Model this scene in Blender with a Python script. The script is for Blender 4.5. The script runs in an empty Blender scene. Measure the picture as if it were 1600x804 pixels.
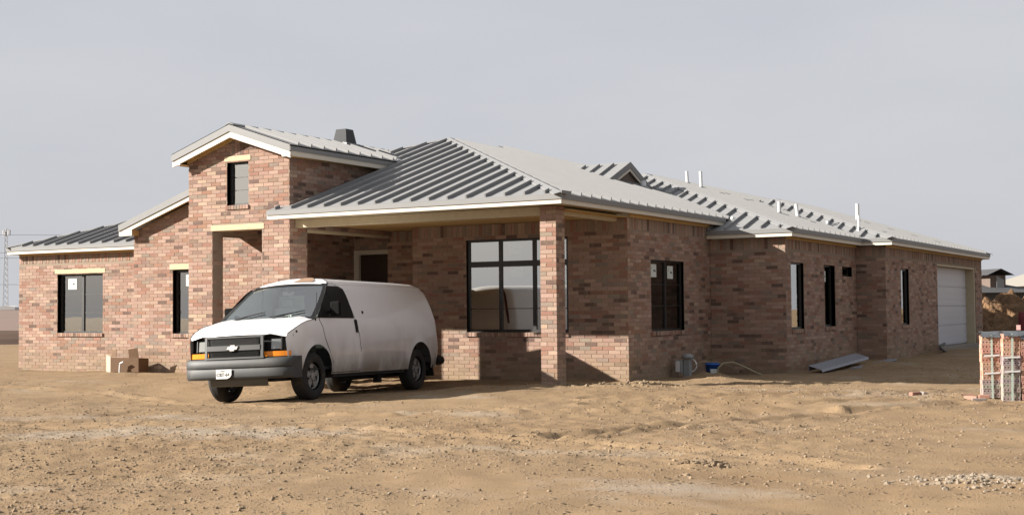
import bpy, bmesh, math, random
import numpy as np
from mathutils import Matrix, Vector
random.seed(7); rng = np.random.default_rng(7)
scene = bpy.context.scene
COL = scene.collection
R = math.radians

# ------------------------------------------------------------------ camera, sky, sun, exposure
CAM = Vector((11.27, -20.95, 1.38)); YAW = R(30.2); ROLL = R(0.519); F = 2062.0
PITCH = math.atan2(83.0 * math.cos(ROLL), F)
right = Vector((math.cos(YAW), math.sin(YAW), 0)); fwd0 = Vector((-math.sin(YAW), math.cos(YAW), 0)); upv = Vector((0, 0, 1))
fwd = fwd0 * math.cos(PITCH) + upv * math.sin(PITCH); up0 = upv * math.cos(PITCH) - fwd0 * math.sin(PITCH)
cam_x = right * math.cos(ROLL) - up0 * math.sin(ROLL)
cam_y = up0 * math.cos(ROLL) + right * math.sin(ROLL)
cd = bpy.data.cameras.new('camera'); cam = bpy.data.objects.new('camera', cd); COL.objects.link(cam)
cd.sensor_width = 36; cd.lens = F / 1600 * 36; cd.clip_start = 0.1; cd.clip_end = 3000
m = Matrix((cam_x, cam_y, -fwd)).transposed().to_4x4(); m.translation = CAM
cam.matrix_world = m
scene.camera = cam

SUN = Vector((1.42, 1.0, -0.765)).normalized()          # direction the light travels
elev = math.asin(-SUN.z); azim = math.atan2(-SUN.x, -SUN.y)
world = bpy.data.worlds.new('World'); scene.world = world; world.use_nodes = True
wn, wl = world.node_tree.nodes, world.node_tree.links
wn.clear()
wout = wn.new('ShaderNodeOutputWorld'); bg = wn.new('ShaderNodeBackground'); bg.inputs['Strength'].default_value = 0.05
sky = wn.new('ShaderNodeTexSky'); sky.sky_type = 'NISHITA'; sky.sun_disc = False
sky.sun_elevation = elev; sky.sun_rotation = azim % (2 * math.pi); sky.dust_density = 4.0; sky.ozone_density = 1.0
tc = wn.new('ShaderNodeTexCoord'); mp = wn.new('ShaderNodeMapping'); mp.inputs['Scale'].default_value = (1.0, 1.0, 3.5)
no = wn.new('ShaderNodeTexNoise'); no.inputs['Scale'].default_value = 2.2; no.inputs['Detail'].default_value = 5; no.inputs['Roughness'].default_value = 0.55
rp = wn.new('ShaderNodeValToRGB'); rp.color_ramp.elements[0].position = 0.3; rp.color_ramp.elements[1].position = 0.75
rp.color_ramp.elements[0].color = (3.88, 3.98, 4.30, 1); rp.color_ramp.elements[1].color = (4.45, 4.48, 4.65, 1)
mx = wn.new('ShaderNodeMixRGB'); mx.inputs['Fac'].default_value = 0.92
wl.new(tc.outputs['Generated'], mp.inputs['Vector']); wl.new(mp.outputs['Vector'], no.inputs['Vector']); wl.new(no.outputs['Fac'], rp.inputs['Fac'])
wl.new(sky.outputs['Color'], mx.inputs['Color1']); wl.new(rp.outputs['Color'], mx.inputs['Color2'])
wl.new(mx.outputs['Color'], bg.inputs['Color']); wl.new(bg.outputs['Background'], wout.inputs['Surface'])

sl = bpy.data.lights.new('sun', 'SUN'); sl.energy = 4.8; sl.angle = R(0.6); sl.color = (1.0, 0.94, 0.86)
so = bpy.data.objects.new('sun', sl); COL.objects.link(so)
so.rotation_euler = SUN.to_track_quat('-Z', 'Y').to_euler(); so.location = (-30, -25, 25)
vs = scene.view_settings
vs.view_transform = 'Standard'; vs.look = 'None'; vs.exposure = 1.59; vs.gamma = 1.0; vs.use_curve_mapping = False

# ------------------------------------------------------------------ materials
MATS = {}
ALB = {'van_paint': .97, 'garage_white': .72, 'pvc': .8, 'cream_paint': .78, 'plate_white': .75, 'emblem': .9, 'brick': 1, 'pack_brick': 1, 'amber': 1, 'white_plastic': .8, 'sticker': .9, 'primed_wood': .75, 'soffit_wood': .75, 'lumber': .72, 'lens': 1, 'blue_plastic': .9}
def mat(name, col, rough=0.7, metal=0.0, noise=0.0, nscale=20.0, bump=0.0, bscale=80.0, spec=0.5, attr=None, coat=0.0):
    """Principled; 'noise' varies the value, 'attr' multiplies in a colour attribute."""
    M = bpy.data.materials.new(name); M.use_nodes = True
    k = ALB.get(name, 0.56) * (.88 if name not in ('brick', 'pack_brick') else 1); M['k'] = k; col = tuple(c * k for c in col)
    nt = M.node_tree; n, l = nt.nodes, nt.links
    b = n['Principled BSDF']; b.inputs['Roughness'].default_value = rough; b.inputs['Metallic'].default_value = metal
    b.inputs['Specular IOR Level'].default_value = spec; b.inputs['Coat Weight'].default_value = coat
    b.inputs['Base Color'].default_value = (*col, 1)
    src = None
    if attr:
        a = n.new('ShaderNodeAttribute'); a.attribute_name = attr; src = a.outputs['Color']
    if noise or bump:
        g = n.new('ShaderNodeNewGeometry')
    if noise:
        t = n.new('ShaderNodeTexNoise'); t.inputs['Scale'].default_value = nscale; t.inputs['Detail'].default_value = 6; t.inputs['Roughness'].default_value = 0.65
        l.new(g.outputs['Position'], t.inputs['Vector'])
        r = n.new('ShaderNodeMapRange'); r.inputs['From Min'].default_value = 0.25; r.inputs['From Max'].default_value = 0.75
        r.inputs['To Min'].default_value = 1 - noise; r.inputs['To Max'].default_value = 1 + noise
        l.new(t.outputs['Fac'], r.inputs['Value'])
        mm = n.new('ShaderNodeVectorMath'); mm.operation = 'SCALE'
        if src: l.new(src, mm.inputs[0])
        else: mm.inputs[0].default_value = col
        l.new(r.outputs['Result'], mm.inputs['Scale']); src = mm.outputs['Vector']
    if src: l.new(src, b.inputs['Base Color'])
    if bump:
        t2 = n.new('ShaderNodeTexNoise'); t2.inputs['Scale'].default_value = bscale; t2.inputs['Detail'].default_value = 4
        l.new(g.outputs['Position'], t2.inputs['Vector'])
        bp = n.new('ShaderNodeBump'); bp.inputs['Strength'].default_value = bump; bp.inputs['Distance'].default_value = 0.01
        l.new(t2.outputs['Fac'], bp.inputs['Height']); l.new(bp.outputs['Normal'], b.inputs['Normal'])
    MATS[name] = M
    return M

def mixnode(M, colour, fac_out, keep=None):
    """blend 'colour' over what feeds the base colour of M by a factor socket"""
    nt = M.node_tree; b = nt.nodes['Principled BSDF']; mxn = nt.nodes.new('ShaderNodeMixRGB')
    lk = b.inputs['Base Color'].links
    if lk: nt.links.new(lk[0].from_socket, mxn.inputs['Color1'])
    else: mxn.inputs['Color1'].default_value = b.inputs['Base Color'].default_value
    k_ = M.get('k', 1) if M.name not in ('brick', 'van_paint') else .50
    mxn.inputs['Color2'].default_value = (*[c * k_ for c in colour], 1)
    nt.links.new(fac_out, mxn.inputs['Fac']); nt.links.new(mxn.outputs['Color'], b.inputs['Base Color'])

def noise_fac(M, scale, lo, hi, vec='Position', stretch=(1, 1, 1), detail=5, amount=1.0, offset=(0, 0, 0)):
    nt = M.node_tree; n, l = nt.nodes, nt.links
    g = n.new('ShaderNodeNewGeometry') if vec == 'Position' else n.new('ShaderNodeTexCoord')
    p = n.new('ShaderNodeMapping'); p.inputs['Scale'].default_value = stretch; p.inputs['Location'].default_value = offset
    l.new(g.outputs[vec], p.inputs['Vector'])
    t = n.new('ShaderNodeTexNoise'); t.inputs['Scale'].default_value = scale; t.inputs['Detail'].default_value = detail; t.inputs['Roughness'].default_value = 0.6
    l.new(p.outputs['Vector'], t.inputs['Vector'])
    r = n.new('ShaderNodeMapRange'); r.inputs['From Min'].default_value = lo; r.inputs['From Max'].default_value = hi; r.inputs['To Max'].default_value = amount
    r.interpolation_type = 'SMOOTHSTEP'
    l.new(t.outputs['Fac'], r.inputs['Value'])
    return r.outputs['Result']

def height_fac(M, z0, z1, vec='Position', amount=1.0, power=1.0):
    """1 at z0 falling to 0 at z1 (splash dirt that sits low on a thing)"""
    nt = M.node_tree; n, l = nt.nodes, nt.links
    g = n.new('ShaderNodeNewGeometry') if vec == 'Position' else n.new('ShaderNodeTexCoord')
    s = n.new('ShaderNodeSeparateXYZ'); l.new(g.outputs[vec], s.inputs['Vector'])
    r = n.new('ShaderNodeMapRange'); r.inputs['From Min'].default_value = z0; r.inputs['From Max'].default_value = z1
    r.inputs['To Min'].default_value = amount; r.inputs['To Max'].default_value = 0
    l.new(s.outputs['Z'], r.inputs['Value'])
    return r.outputs['Result']

def mul(M, a, b):
    q = M.node_tree.nodes.new('ShaderNodeMath'); q.operation = 'MULTIPLY'; q.use_clamp = True
    M.node_tree.links.new(a, q.inputs[0]); M.node_tree.links.new(b, q.inputs[1]); return q.outputs[0]

mat('brick', (1, 1, 1), 0.9, noise=0.16, nscale=38, bump=0.5, bscale=140, spec=0.2, attr='tone')
mixnode(MATS['brick'], (0.50, 0.39, 0.29), noise_fac(MATS['brick'], 7, 0.5, 0.75, amount=0.5))
mixnode(MATS['brick'], (0.46, 0.34, 0.22), mul(MATS['brick'], height_fac(MATS['brick'], -0.1, 0.75), noise_fac(MATS['brick'], 2.2, 0.3, 0.62)))
mat('flue_metal', (0.10, 0.103, 0.108), 0.75, spec=0.2)
mat('mortar', (0.47, 0.37, 0.285), 0.95, noise=0.14, nscale=30, bump=0.4, bscale=120, spec=0.1)
mixnode(MATS['mortar'], (0.46, 0.34, 0.22), mul(MATS['mortar'], height_fac(MATS['mortar'], -0.1, 0.6), noise_fac(MATS['mortar'], 2.2, 0.3, 0.62)))
mat('roof_metal', (0.405, 0.405, 0.405), 0.6, metal=0.0, noise=0.05, nscale=3.0, bump=0.05, bscale=6, spec=0.2)
mixnode(MATS['roof_metal'], (0.37, 0.36, 0.34), noise_fac(MATS['roof_metal'], 1.4, 0.5, 0.8, amount=0.35))
mat('trim_metal', (0.335, 0.335, 0.33), 0.55, metal=0.0, spec=0.25, noise=0.05, nscale=4)
mat('cream_paint', (0.72, 0.66, 0.55), 0.6, noise=0.06, nscale=6, bump=0.08, bscale=30)
mat('primed_wood', (0.62, 0.53, 0.36), 0.7, noise=0.10, nscale=9, bump=0.1, bscale=40)
mat('soffit_wood', (0.66, 0.44, 0.18), 0.8, noise=0.15, nscale=7, bump=0.1, bscale=40)
mat('lumber', (0.62, 0.50, 0.31), 0.8, noise=0.14, nscale=11, bump=0.2, bscale=50)
mixnode(MATS['lumber'], (0.24, 0.13, 0.05), noise_fac(MATS['lumber'], 9, 0.66, 0.72, stretch=(.6, .6, 1.6), amount=0.8))
mat('window_frame', (0.022, 0.02, 0.018), 0.45)
mat('blocker_dark', (0.06, 0.055, 0.05), 0.95)  # dark paint for the blockers added behind windows and garage door
mat('sticker', (0.62, 0.66, 0.62), 0.7, noise=0.04, nscale=40)
mat('print_black', (0.03, 0.03, 0.03), 0.7)
mat('door_brown', (0.055, 0.028, 0.016), 0.6, noise=0.2, nscale=15)
mat('garage_white', (0.68, 0.68, 0.72), 0.5, noise=0.04, nscale=4)
mat('galvanised', (0.42, 0.43, 0.44), 0.4, metal=0.6, noise=0.15, nscale=8)
mat('pvc', (0.80, 0.80, 0.80), 0.5)
mat('van_paint', (0.84, 0.83, 0.84), 0.28, noise=0.03, nscale=2, coat=0.4)
vp = MATS['van_paint']
mixnode(vp, (0.27, 0.21, 0.15), mul(vp, height_fac(vp, 0.35, 1.25, 'Object', 1.0), noise_fac(vp, 1.6, 0.18, 0.62, 'Object', (1, 1, .5), amount=0.95)))
mixnode(vp, (0.30, 0.24, 0.17), mul(vp, height_fac(vp, 0.3, 0.62, 'Object', 1.0), noise_fac(vp, 6, 0.2, 0.6, 'Object', amount=0.7)))
mat('rust', (0.44, 0.27, 0.16), 0.9, noise=0.35, nscale=14, bump=0.3)
mat('van_plastic', (0.055, 0.059, 0.06), 0.6, noise=0.1, nscale=7)
mixnode(MATS['van_plastic'], (0.20, 0.16, 0.12), noise_fac(MATS['van_plastic'], 3, 0.5, 0.8, amount=0.4))
mat('grille_grey', (0.15, 0.155, 0.155), 0.45)
mat('black_plastic', (0.012, 0.012, 0.012), 0.6, spec=0.25)
mat('seam_black', (0.02, 0.02, 0.02), 0.8)
mat('tyre', (0.022, 0.02, 0.018), 0.85, noise=0.25, nscale=20, bump=0.3, bscale=60)
mixnode(MATS['tyre'], (0.20, 0.15, 0.10), noise_fac(MATS['tyre'], 5, 0.5, 0.8, amount=0.55))
mat('rim', (0.46, 0.45, 0.44), 0.4, metal=0.3, noise=0.15, nscale=9)
mat('chassis', (0.02, 0.018, 0.016), 0.8)
mat('lens', (0.30, 0.31, 0.30), 0.15, metal=0.5)
mat('amber', (0.75, 0.24, 0.015), 0.25, noise=0.08, nscale=40)
mat('emblem', (0.85, 0.83, 0.78), 0.25, metal=0.3)
mat('plate_white', (0.78, 0.78, 0.75), 0.5)
mat('red_lens', (0.14, 0.012, 0.01), 0.3)
mat('mirror_black', (0.02, 0.02, 0.02), 0.95, spec=0.05)
mat('cab_pale', (0.85, 0.95, 0.86), 0.8)
mat('cab_grey', (0.62, 0.68, 0.62), 0.8, noise=0.08, nscale=6)
mat('cab_dark', (0.05, 0.05, 0.05), 0.8)
mat('tower_steel', (0.42, 0.43, 0.46), 0.6)
mat('wire', (0.25, 0.25, 0.27), 0.7)
mat('cardboard', (0.24, 0.13, 0.06), 0.85, noise=0.12, nscale=14)
mat('paper_pale', (0.66, 0.56, 0.40), 0.8, noise=0.06, nscale=20)
mat('white_plastic', (0.75, 0.74, 0.72), 0.5)
mat('grey_box', (0.42, 0.43, 0.43), 0.55, noise=0.08, nscale=8)
mat('blue_plastic', (0.02, 0.12, 0.50), 0.4)
mat('hose', (0.50, 0.43, 0.26), 0.6)
mat('grey_beam', (0.36, 0.37, 0.42), 0.5, noise=0.12, nscale=7)
mat('dark_steel', (0.04, 0.036, 0.034), 0.6)
mat('pack_brick', (1, 1, 1), 0.9, noise=0.15, nscale=30, bump=0.3, bscale=120, attr='tone')
mat('strap', (0.75, 0.88, 0.76), 0.5)
mat('tarp', (0.13, 0.14, 0.155), 0.55, noise=0.3, nscale=9)
mat('mound_dirt', (0.30, 0.18, 0.10), 0.95, noise=0.5, nscale=2.2, bump=1.0, bscale=9, spec=0.1)
MATS['mound_dirt'].node_tree.nodes['Bump'].inputs['Distance'].default_value = 0.12
mat('stone', (0.42, 0.31, 0.205), 0.95, noise=0.25, nscale=11, spec=0.1)
mat('pale_stone', (0.43, 0.35, 0.265), 0.95, noise=0.15, nscale=11, spec=0.1)
mat('slate_roof', (0.085, 0.085, 0.09), 0.85, noise=0.15, nscale=3)
mat('far_brick', (0.22, 0.16, 0.13), 0.9, noise=0.1, nscale=3)
mat('beige_wall', (0.58, 0.53, 0.43), 0.8, noise=0.04, nscale=2)
mat('tan_roof', (0.44, 0.41, 0.35), 0.8, noise=0.06, nscale=2)
mat('red_cloth', (0.22, 0.02, 0.03), 0.8, noise=0.15, nscale=10)
mat('pink_tag', (0.75, 0.42, 0.38), 0.7)
mat('bark', (0.14, 0.11, 0.09), 0.9)
mat('concrete', (0.40, 0.35, 0.29), 0.9, noise=0.12, nscale=5, bump=0.2)

def glass(name, fac, tint, rough=0.01):
    M = bpy.data.materials.new(name); M.use_nodes = True; n, l = M.node_tree.nodes, M.node_tree.links
    n.remove(n['Principled BSDF']); o = n['Material Output']
    t = n.new('ShaderNodeBsdfTransparent'); t.inputs['Color'].default_value = (*tint, 1)
    g = n.new('ShaderNodeBsdfGlossy'); g.inputs['Roughness'].default_value = rough; g.inputs['Color'].default_value = (0.97, 0.98, 0.95, 1)
    x = n.new('ShaderNodeMixShader'); x.inputs['Fac'].default_value = fac
    gm = n.new('ShaderNodeNewGeometry'); tx = n.new('ShaderNodeTexNoise'); tx.inputs['Scale'].default_value = 1.6; tx.inputs['Detail'].default_value = 1
    l.new(gm.outputs['Position'], tx.inputs['Vector'])
    bp = n.new('ShaderNodeBump'); bp.inputs['Strength'].default_value = 0.012; bp.inputs['Distance'].default_value = 0.05
    l.new(tx.outputs['Fac'], bp.inputs['Height']); l.new(bp.outputs['Normal'], g.inputs['Normal'])
    l.new(t.outputs[0], x.inputs[1]); l.new(g.outputs[0], x.inputs[2]); l.new(x.outputs[0], o.inputs['Surface'])
    MATS[name] = M
glass('pane_coated', 0.55, (0.5, 0.55, 0.5))
glass('pane_soft', 0.36, (0.6, 0.72, 0.64))
glass('pane_dark', 0.20, (0.3, 0.34, 0.3))
glass('windscreen', 0.36, (0.92, 1.0, 0.96))
glass('door_glass', 0.06, (0.10, 0.10, 0.10))

# ground material
G = mat('dirt', (0.45, 0.31, 0.18), 0.95, noise=0.18, nscale=1.3, bump=0.6, bscale=85, spec=0.12)
G.node_tree.nodes['Bump'].inputs['Distance'].default_value = 0.012
mixnode(G, (0.36, 0.235, 0.13), noise_fac(G, 0.35, 0.45, 0.68, stretch=(1, 1, 1), amount=0.7))
mixnode(G, (0.56, 0.46, 0.345), noise_fac(G, 0.55, 0.54, 0.70, stretch=(.55, .9, 1), amount=0.7, offset=(3, 8, 0)))
mixnode(G, (0.30, 0.20, 0.12), noise_fac(G, 5.5, 0.55, 0.75, amount=0.5))
mixnode(G, (0.55, 0.44, 0.32), noise_fac(G, 17, 0.60, 0.74, amount=0.6))
mixnode(G, (0.62, 0.52, 0.40), noise_fac(G, 55, 0.62, 0.72, amount=0.55, detail=3))
mixnode(G, (0.20, 0.13, 0.075), noise_fac(G, 38, 0.64, 0.76, amount=0.65, detail=4, offset=(5, 2, 9)))
mixnode(G, (0.50, 0.35, 0.20), noise_fac(G, 0.9, 0.42, 0.7, stretch=(.5, 1.2, 1), amount=0.5, offset=(9, 1, 0)))
def crumbs(M, scale, keep, depth, colour_var):
    """crumbly soil: rounded grains from Voronoi cells, a share of them kept, as relief plus a slight tint per grain"""
    nt = M.node_tree; n, l = nt.nodes, nt.links; b = n['Principled BSDF']
    g = n.new('ShaderNodeNewGeometry'); w_ = n.new('ShaderNodeTexNoise'); w_.inputs['Scale'].default_value = scale * .5
    l.new(g.outputs['Position'], w_.inputs['Vector'])
    ad = n.new('ShaderNodeVectorMath'); ad.operation = 'MULTIPLY_ADD'; ad.inputs[1].default_value = (1.2 / scale,) * 3; l.new(w_.outputs['Color'], ad.inputs[0]); l.new(g.outputs['Position'], ad.inputs[2])
    v = n.new('ShaderNodeTexVoronoi'); v.inputs['Scale'].default_value = scale; l.new(ad.outputs[0], v.inputs['Vector'])
    sp = n.new('ShaderNodeSeparateColor'); l.new(v.outputs['Color'], sp.inputs['Color'])
    big = n.new('ShaderNodeTexNoise'); big.inputs['Scale'].default_value = .8; big.inputs['Detail'].default_value = 4; l.new(g.outputs['Position'], big.inputs['Vector'])
    th_ = n.new('ShaderNodeMath'); th_.operation = 'MULTIPLY_ADD'; th_.inputs[1].default_value = 1.3; th_.inputs[2].default_value = keep - .65; l.new(big.outputs['Fac'], th_.inputs[0])
    ls = n.new('ShaderNodeMath'); ls.operation = 'LESS_THAN'; l.new(sp.outputs['Red'], ls.inputs[0]); l.new(th_.outputs[0], ls.inputs[1])
    mr = n.new('ShaderNodeMapRange'); mr.inputs['From Min'].default_value = .42; mr.inputs['From Max'].default_value = .12; mr.interpolation_type = 'SMOOTHSTEP'; l.new(v.outputs['Distance'], mr.inputs['Value'])
    hgt = mul(M, mr.outputs['Result'], ls.outputs[0])
    bp = n.new('ShaderNodeBump'); bp.inputs['Strength'].default_value = 1.0; bp.inputs['Distance'].default_value = depth
    l.new(hgt, bp.inputs['Height'])
    old = b.inputs['Normal'].links[0].from_socket if b.inputs['Normal'].links else None
    if old: l.new(old, bp.inputs['Normal'])
    l.new(bp.outputs['Normal'], b.inputs['Normal'])
    f1 = mul(M, hgt, sp.outputs['Green'])
    q = n.new('ShaderNodeMath'); q.operation = 'MULTIPLY'; q.inputs[1].default_value = colour_var; l.new(f1, q.inputs[0]); mixnode(M, (.62, .50, .36), q.outputs[0])
    f2 = mul(M, hgt, sp.outputs['Blue'])
    q = n.new('ShaderNodeMath'); q.operation = 'MULTIPLY'; q.inputs[1].default_value = colour_var; l.new(f2, q.inputs[0]); mixnode(M, (.24, .155, .09), q.outputs[0])
def patch(M, colour, cx, cy, rx, ry, rot, amount):
    """a dried pale patch lying on the ground at a given place, ragged by noise"""
    nt = M.node_tree; n, l = nt.nodes, nt.links
    g = n.new('ShaderNodeNewGeometry'); mp_ = n.new('ShaderNodeMapping'); mp_.vector_type = 'TEXTURE'
    mp_.inputs['Location'].default_value = (cx, cy, 0); mp_.inputs['Rotation'].default_value = (0, 0, rot); mp_.inputs['Scale'].default_value = (rx, ry, 100)
    l.new(g.outputs['Position'], mp_.inputs['Vector'])
    t = n.new('ShaderNodeTexNoise'); t.inputs['Scale'].default_value = 1.9; t.inputs['Detail'].default_value = 7; t.inputs['Roughness'].default_value = 0.7; l.new(g.outputs['Position'], t.inputs['Vector'])
    ln = n.new('ShaderNodeVectorMath'); ln.operation = 'LENGTH'; l.new(mp_.outputs['Vector'], ln.inputs[0])
    a = n.new('ShaderNodeMath'); a.operation = 'MULTIPLY_ADD'; a.inputs[1].default_value = 2.6; l.new(t.outputs['Fac'], a.inputs[0]); l.new(ln.outputs['Value'], a.inputs[2])
    r = n.new('ShaderNodeMapRange'); r.interpolation_type = 'SMOOTHSTEP'; r.inputs['From Min'].default_value = 2.35; r.inputs['From Max'].default_value = 1.35; r.inputs['To Min'].default_value = 0; r.inputs['To Max'].default_value = amount
    l.new(a.outputs[0], r.inputs['Value']); mixnode(M, colour, r.outputs['Result'])

# ------------------------------------------------------------------ mesh helpers
def link(name, me, material, parent=None, origin=None):
    ob = bpy.data.objects.new(name, me); COL.objects.link(ob)
    if material is not None and not me.materials: me.materials.append(MATS[material])
    if parent is not None:
        ob.parent = parent
        ob.matrix_parent_inverse = Matrix.Translation(-Vector(parent.get('origin', (0, 0, 0))))
    return ob
class MB:
    """collects quads, boxes, prisms and tubes; build() links them as one mesh object"""
    def __init__(s): s.v = []; s.f = []
    def quad(s, *p):
        i = len(s.v); s.v += [tuple(q) for q in p]; s.f.append(tuple(range(i, i + len(p))))
    def hexa(s, p):                       # 8 points: bottom loop 0-3, top loop 4-7
        i = len(s.v); s.v += [tuple(q) for q in p]
        for f in ((3, 2, 1, 0), (4, 5, 6, 7), (0, 1, 5, 4), (1, 2, 6, 5), (2, 3, 7, 6), (3, 0, 4, 7)): s.f.append(tuple(i + k for k in f))
    def box(s, x0, x1, y0, y1, z0, z1):
        s.hexa([(x0, y0, z0), (x1, y0, z0), (x1, y1, z0), (x0, y1, z0), (x0, y0, z1), (x1, y0, z1), (x1, y1, z1), (x0, y1, z1)])
    def obox(s, c, ax, ay, az):           # centre and three half-axis vectors
        c, ax, ay, az = map(Vector, (c, ax, ay, az))
        s.hexa([c - ax - ay - az, c + ax - ay - az, c + ax + ay - az, c - ax + ay - az, c - ax - ay + az, c + ax - ay + az, c + ax + ay + az, c - ax + ay + az])
    def prism(s, loop, d):                # extrude planar loop by vector d
        n = len(loop); i = len(s.v); d = Vector(d)
        s.v += [tuple(p) for p in loop] + [tuple(Vector(p) + d) for p in loop]
        s.f.append(tuple(range(i + n - 1, i - 1, -1))); s.f.append(tuple(range(i + n, i + 2 * n)))
        for k in range(n): s.f.append((i + k, i + (k + 1) % n, i + n + (k + 1) % n, i + n + k))
    def tube(s, pts, r, n=8, caps=True):
        pts = [Vector(p) for p in pts]; rs = r if hasattr(r, '__len__') else [r] * len(pts)
        i0 = len(s.v); ref = None
        for k, p in enumerate(pts):
            d = (pts[min(k + 1, len(pts) - 1)] - pts[max(k - 1, 0)]).normalized()
            if ref is None: ref = Vector((0, 0, 1)) if abs(d.z) < 0.9 else Vector((1, 0, 0))
            a = d.cross(ref).normalized(); b = d.cross(a).normalized()
            for j in range(n):
                t = 2 * math.pi * j / n; s.v.append(tuple(p + (a * math.cos(t) + b * math.sin(t)) * rs[k]))
        for k in range(len(pts) - 1):
            for j in range(n):
                s.f.append((i0 + k * n + j, i0 + k * n + (j + 1) % n, i0 + (k + 1) * n + (j + 1) % n, i0 + (k + 1) * n + j))
        if caps:
            s.f.append(tuple(i0 + j for j in range(n))); s.f.append(tuple(i0 + (len(pts) - 1) * n + j for j in range(n - 1, -1, -1)))
    def grid(s, rows):                    # rows of equal length
        i = len(s.v); w = len(rows[0])
        for r in rows: s.v += [tuple(p) for p in r]
        for a in range(len(rows) - 1):
            for b in range(w - 1):
                s.f.append((i + a * w + b, i + a * w + b + 1, i + (a + 1) * w + b + 1, i + (a + 1) * w + b))
    def lathe(s, prof, axis='y', n=28, centre=(0, 0, 0)):   # profile (r, h)
        i = len(s.v); c = Vector(centre); k = len(prof)
        for j in range(n):
            t = 2 * math.pi * j / n
            for r, h in prof:
                p = (r * math.cos(t), h, r * math.sin(t)) if axis == 'y' else (r * math.cos(t), r * math.sin(t), h)
                s.v.append(tuple(c + Vector(p)))
        for j in range(n):
            for q in range(k - 1):
                s.f.append((i + j * k + q, i + j * k + q + 1, i + ((j + 1) % n) * k + q + 1, i + ((j + 1) % n) * k + q))
    def mesh(s, name, smooth=False, weld=False, fix=True):
        me = bpy.data.meshes.new(name); me.from_pydata(s.v, [], s.f); me.update()
        if weld or fix:
            bm = bmesh.new(); bm.from_mesh(me)
            if weld:
                bmesh.ops.remove_doubles(bm, verts=bm.verts, dist=1e-4)
                bmesh.ops.dissolve_degenerate(bm, edges=bm.edges, dist=1e-5)
            if fix: bmesh.ops.recalc_face_normals(bm, faces=bm.faces)
            bm.to_mesh(me); bm.free()
        if smooth: me.shade_smooth()
        return me
    def build(s, name, material, parent=None, smooth=False, weld=False, fix=True):
        return link(name, s.mesh(name, smooth, weld, fix), material, parent)

def tag(o, label=None, cat=None, group=None, kind=None):
    if label: o['label'] = label
    if cat: o['category'] = cat
    if group: o['group'] = group
    if kind: o['kind'] = kind
    return o
def thing(name, loc, label, cat, group=None):
    o = bpy.data.objects.new(name, None); COL.objects.link(o); o.location = loc; o['origin'] = tuple(loc)
    o.empty_display_size = 0.3
    return tag(o, label, cat, group)
def bevel(o, w, seg=2, ang=30):
    b = o.modifiers.new('bevel', 'BEVEL'); b.width = w; b.segments = seg; b.limit_method = 'ANGLE'; b.angle_limit = R(ang); return o

# ------------------------------------------------------------------ terrain
class Noise2:
    def __init__(s, seed): s.g = np.random.default_rng(seed).random((256, 256))
    def __call__(s, x, y):
        xi = np.floor(x).astype(int); yi = np.floor(y).astype(int); fx = x - xi; fy = y - yi
        fx = fx * fx * (3 - 2 * fx); fy = fy * fy * (3 - 2 * fy); g = s.g
        a = g[xi % 256, yi % 256]; b = g[(xi + 1) % 256, yi % 256]; c = g[xi % 256, (yi + 1) % 256]; d = g[(xi + 1) % 256, (yi + 1) % 256]
        return (a * (1 - fx) + b * fx) * (1 - fy) + (c * (1 - fx) + d * fx) * fy - 0.5
N = [Noise2(i) for i in range(9)]
CTRL = np.array([(0, 0, 0.0), (-.3, -1, 0.01), (.1, 2.8, -.02), (-2.5, 2.6, -.06), (1.9, 7.2, -.06), (2.6, 12.9, .05), (2.8, 18.7, .12), (3, 25, .05), (8, 20, .1), (6, 8, 0.0),
    (-17, 2, -.03), (-12, 1.4, 0.0), (-9, 0, 0.0), (-6.5, 0, -.02), (-2.86, -3.32, -.085), (-4.72, -3.57, -.165), (-3.36, .50, -.14), (-5.22, .27, -.215), (-3.2, -6.6, -.06),
    (7.5, -.8, 0.0), (4, -4, .0), (7, -10, .0), (9.5, -11, .0), (3, -12, 0), (0, -12, 0), (11, -21, 0), (-12, -8, 0), (-22, 0, 0), (-25, 12, 0), (20, 0, 0), (14, 12, .05)])
def base_h(x, y):
    d2 = (x[..., None] - CTRL[:, 0]) ** 2 + (y[..., None] - CTRL[:, 1]) ** 2 + 0.15
    w = 1 / d2 ** 1.6
    return (w * CTRL[:, 2]).sum(-1) / w.sum(-1)
TRACKS = [  # tyre ruts: (points, depth)
    ([(2.0, -2.6), (4.2, -1.2), (6.0, .8), (7.6, 3.4), (8.6, 7)], .035), ([(2.6, -3.9), (5.2, -2.4), (7.2, -.2), (8.8, 3)], .03),
    ([(4.2, -8.5), (5.5, -5.4), (6.7, -2.8), (7.4, -1.6)], .025), ([(0, -6.2), (3, -5.0), (6, -3.6)], .03), ([(-14, -3.2), (-8, -3.4), (-5, -4.3), (-2, -5.2)], .02),
    ([(-4, -9.4), (1, -8.4), (5, -8.6), (8, -9.6)], .02), ([(1.2, 1.0), (3.2, 2.0), (5.2, 4.2), (6.0, 7.5)], .03)]
def seg_dist(x, y, pts):
    best = np.full(x.shape, 1e9)
    for (ax, ay), (bx, by) in zip(pts[:-1], pts[1:]):
        t = np.clip(((x - ax) * (bx - ax) + (y - ay) * (by - ay)) / ((bx - ax) ** 2 + (by - ay) ** 2), 0, 1)
        best = np.minimum(best, np.hypot(x - ax - t * (bx - ax), y - ay - t * (by - ay)))
    return best
LUMPS = [(1.15, 4.45, .42, .13), (1.6, 3.6, .5, .06), (.9, 1.7, .55, .07), (-.2, -.45, .5, .05), (.9, .3, .6, .05), (6.85, -10.1, .22, .07), (9.2, -10.2, .45, .05), (2.6, 2.6, .8, .05), (-11.9, .7, .8, .04), (-16.5, 1.3, .8, .04), (3.4, 10, .9, .08), (-7.5, -.8, .8, .03), (-1.4, -.5, .6, .03)]
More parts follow.
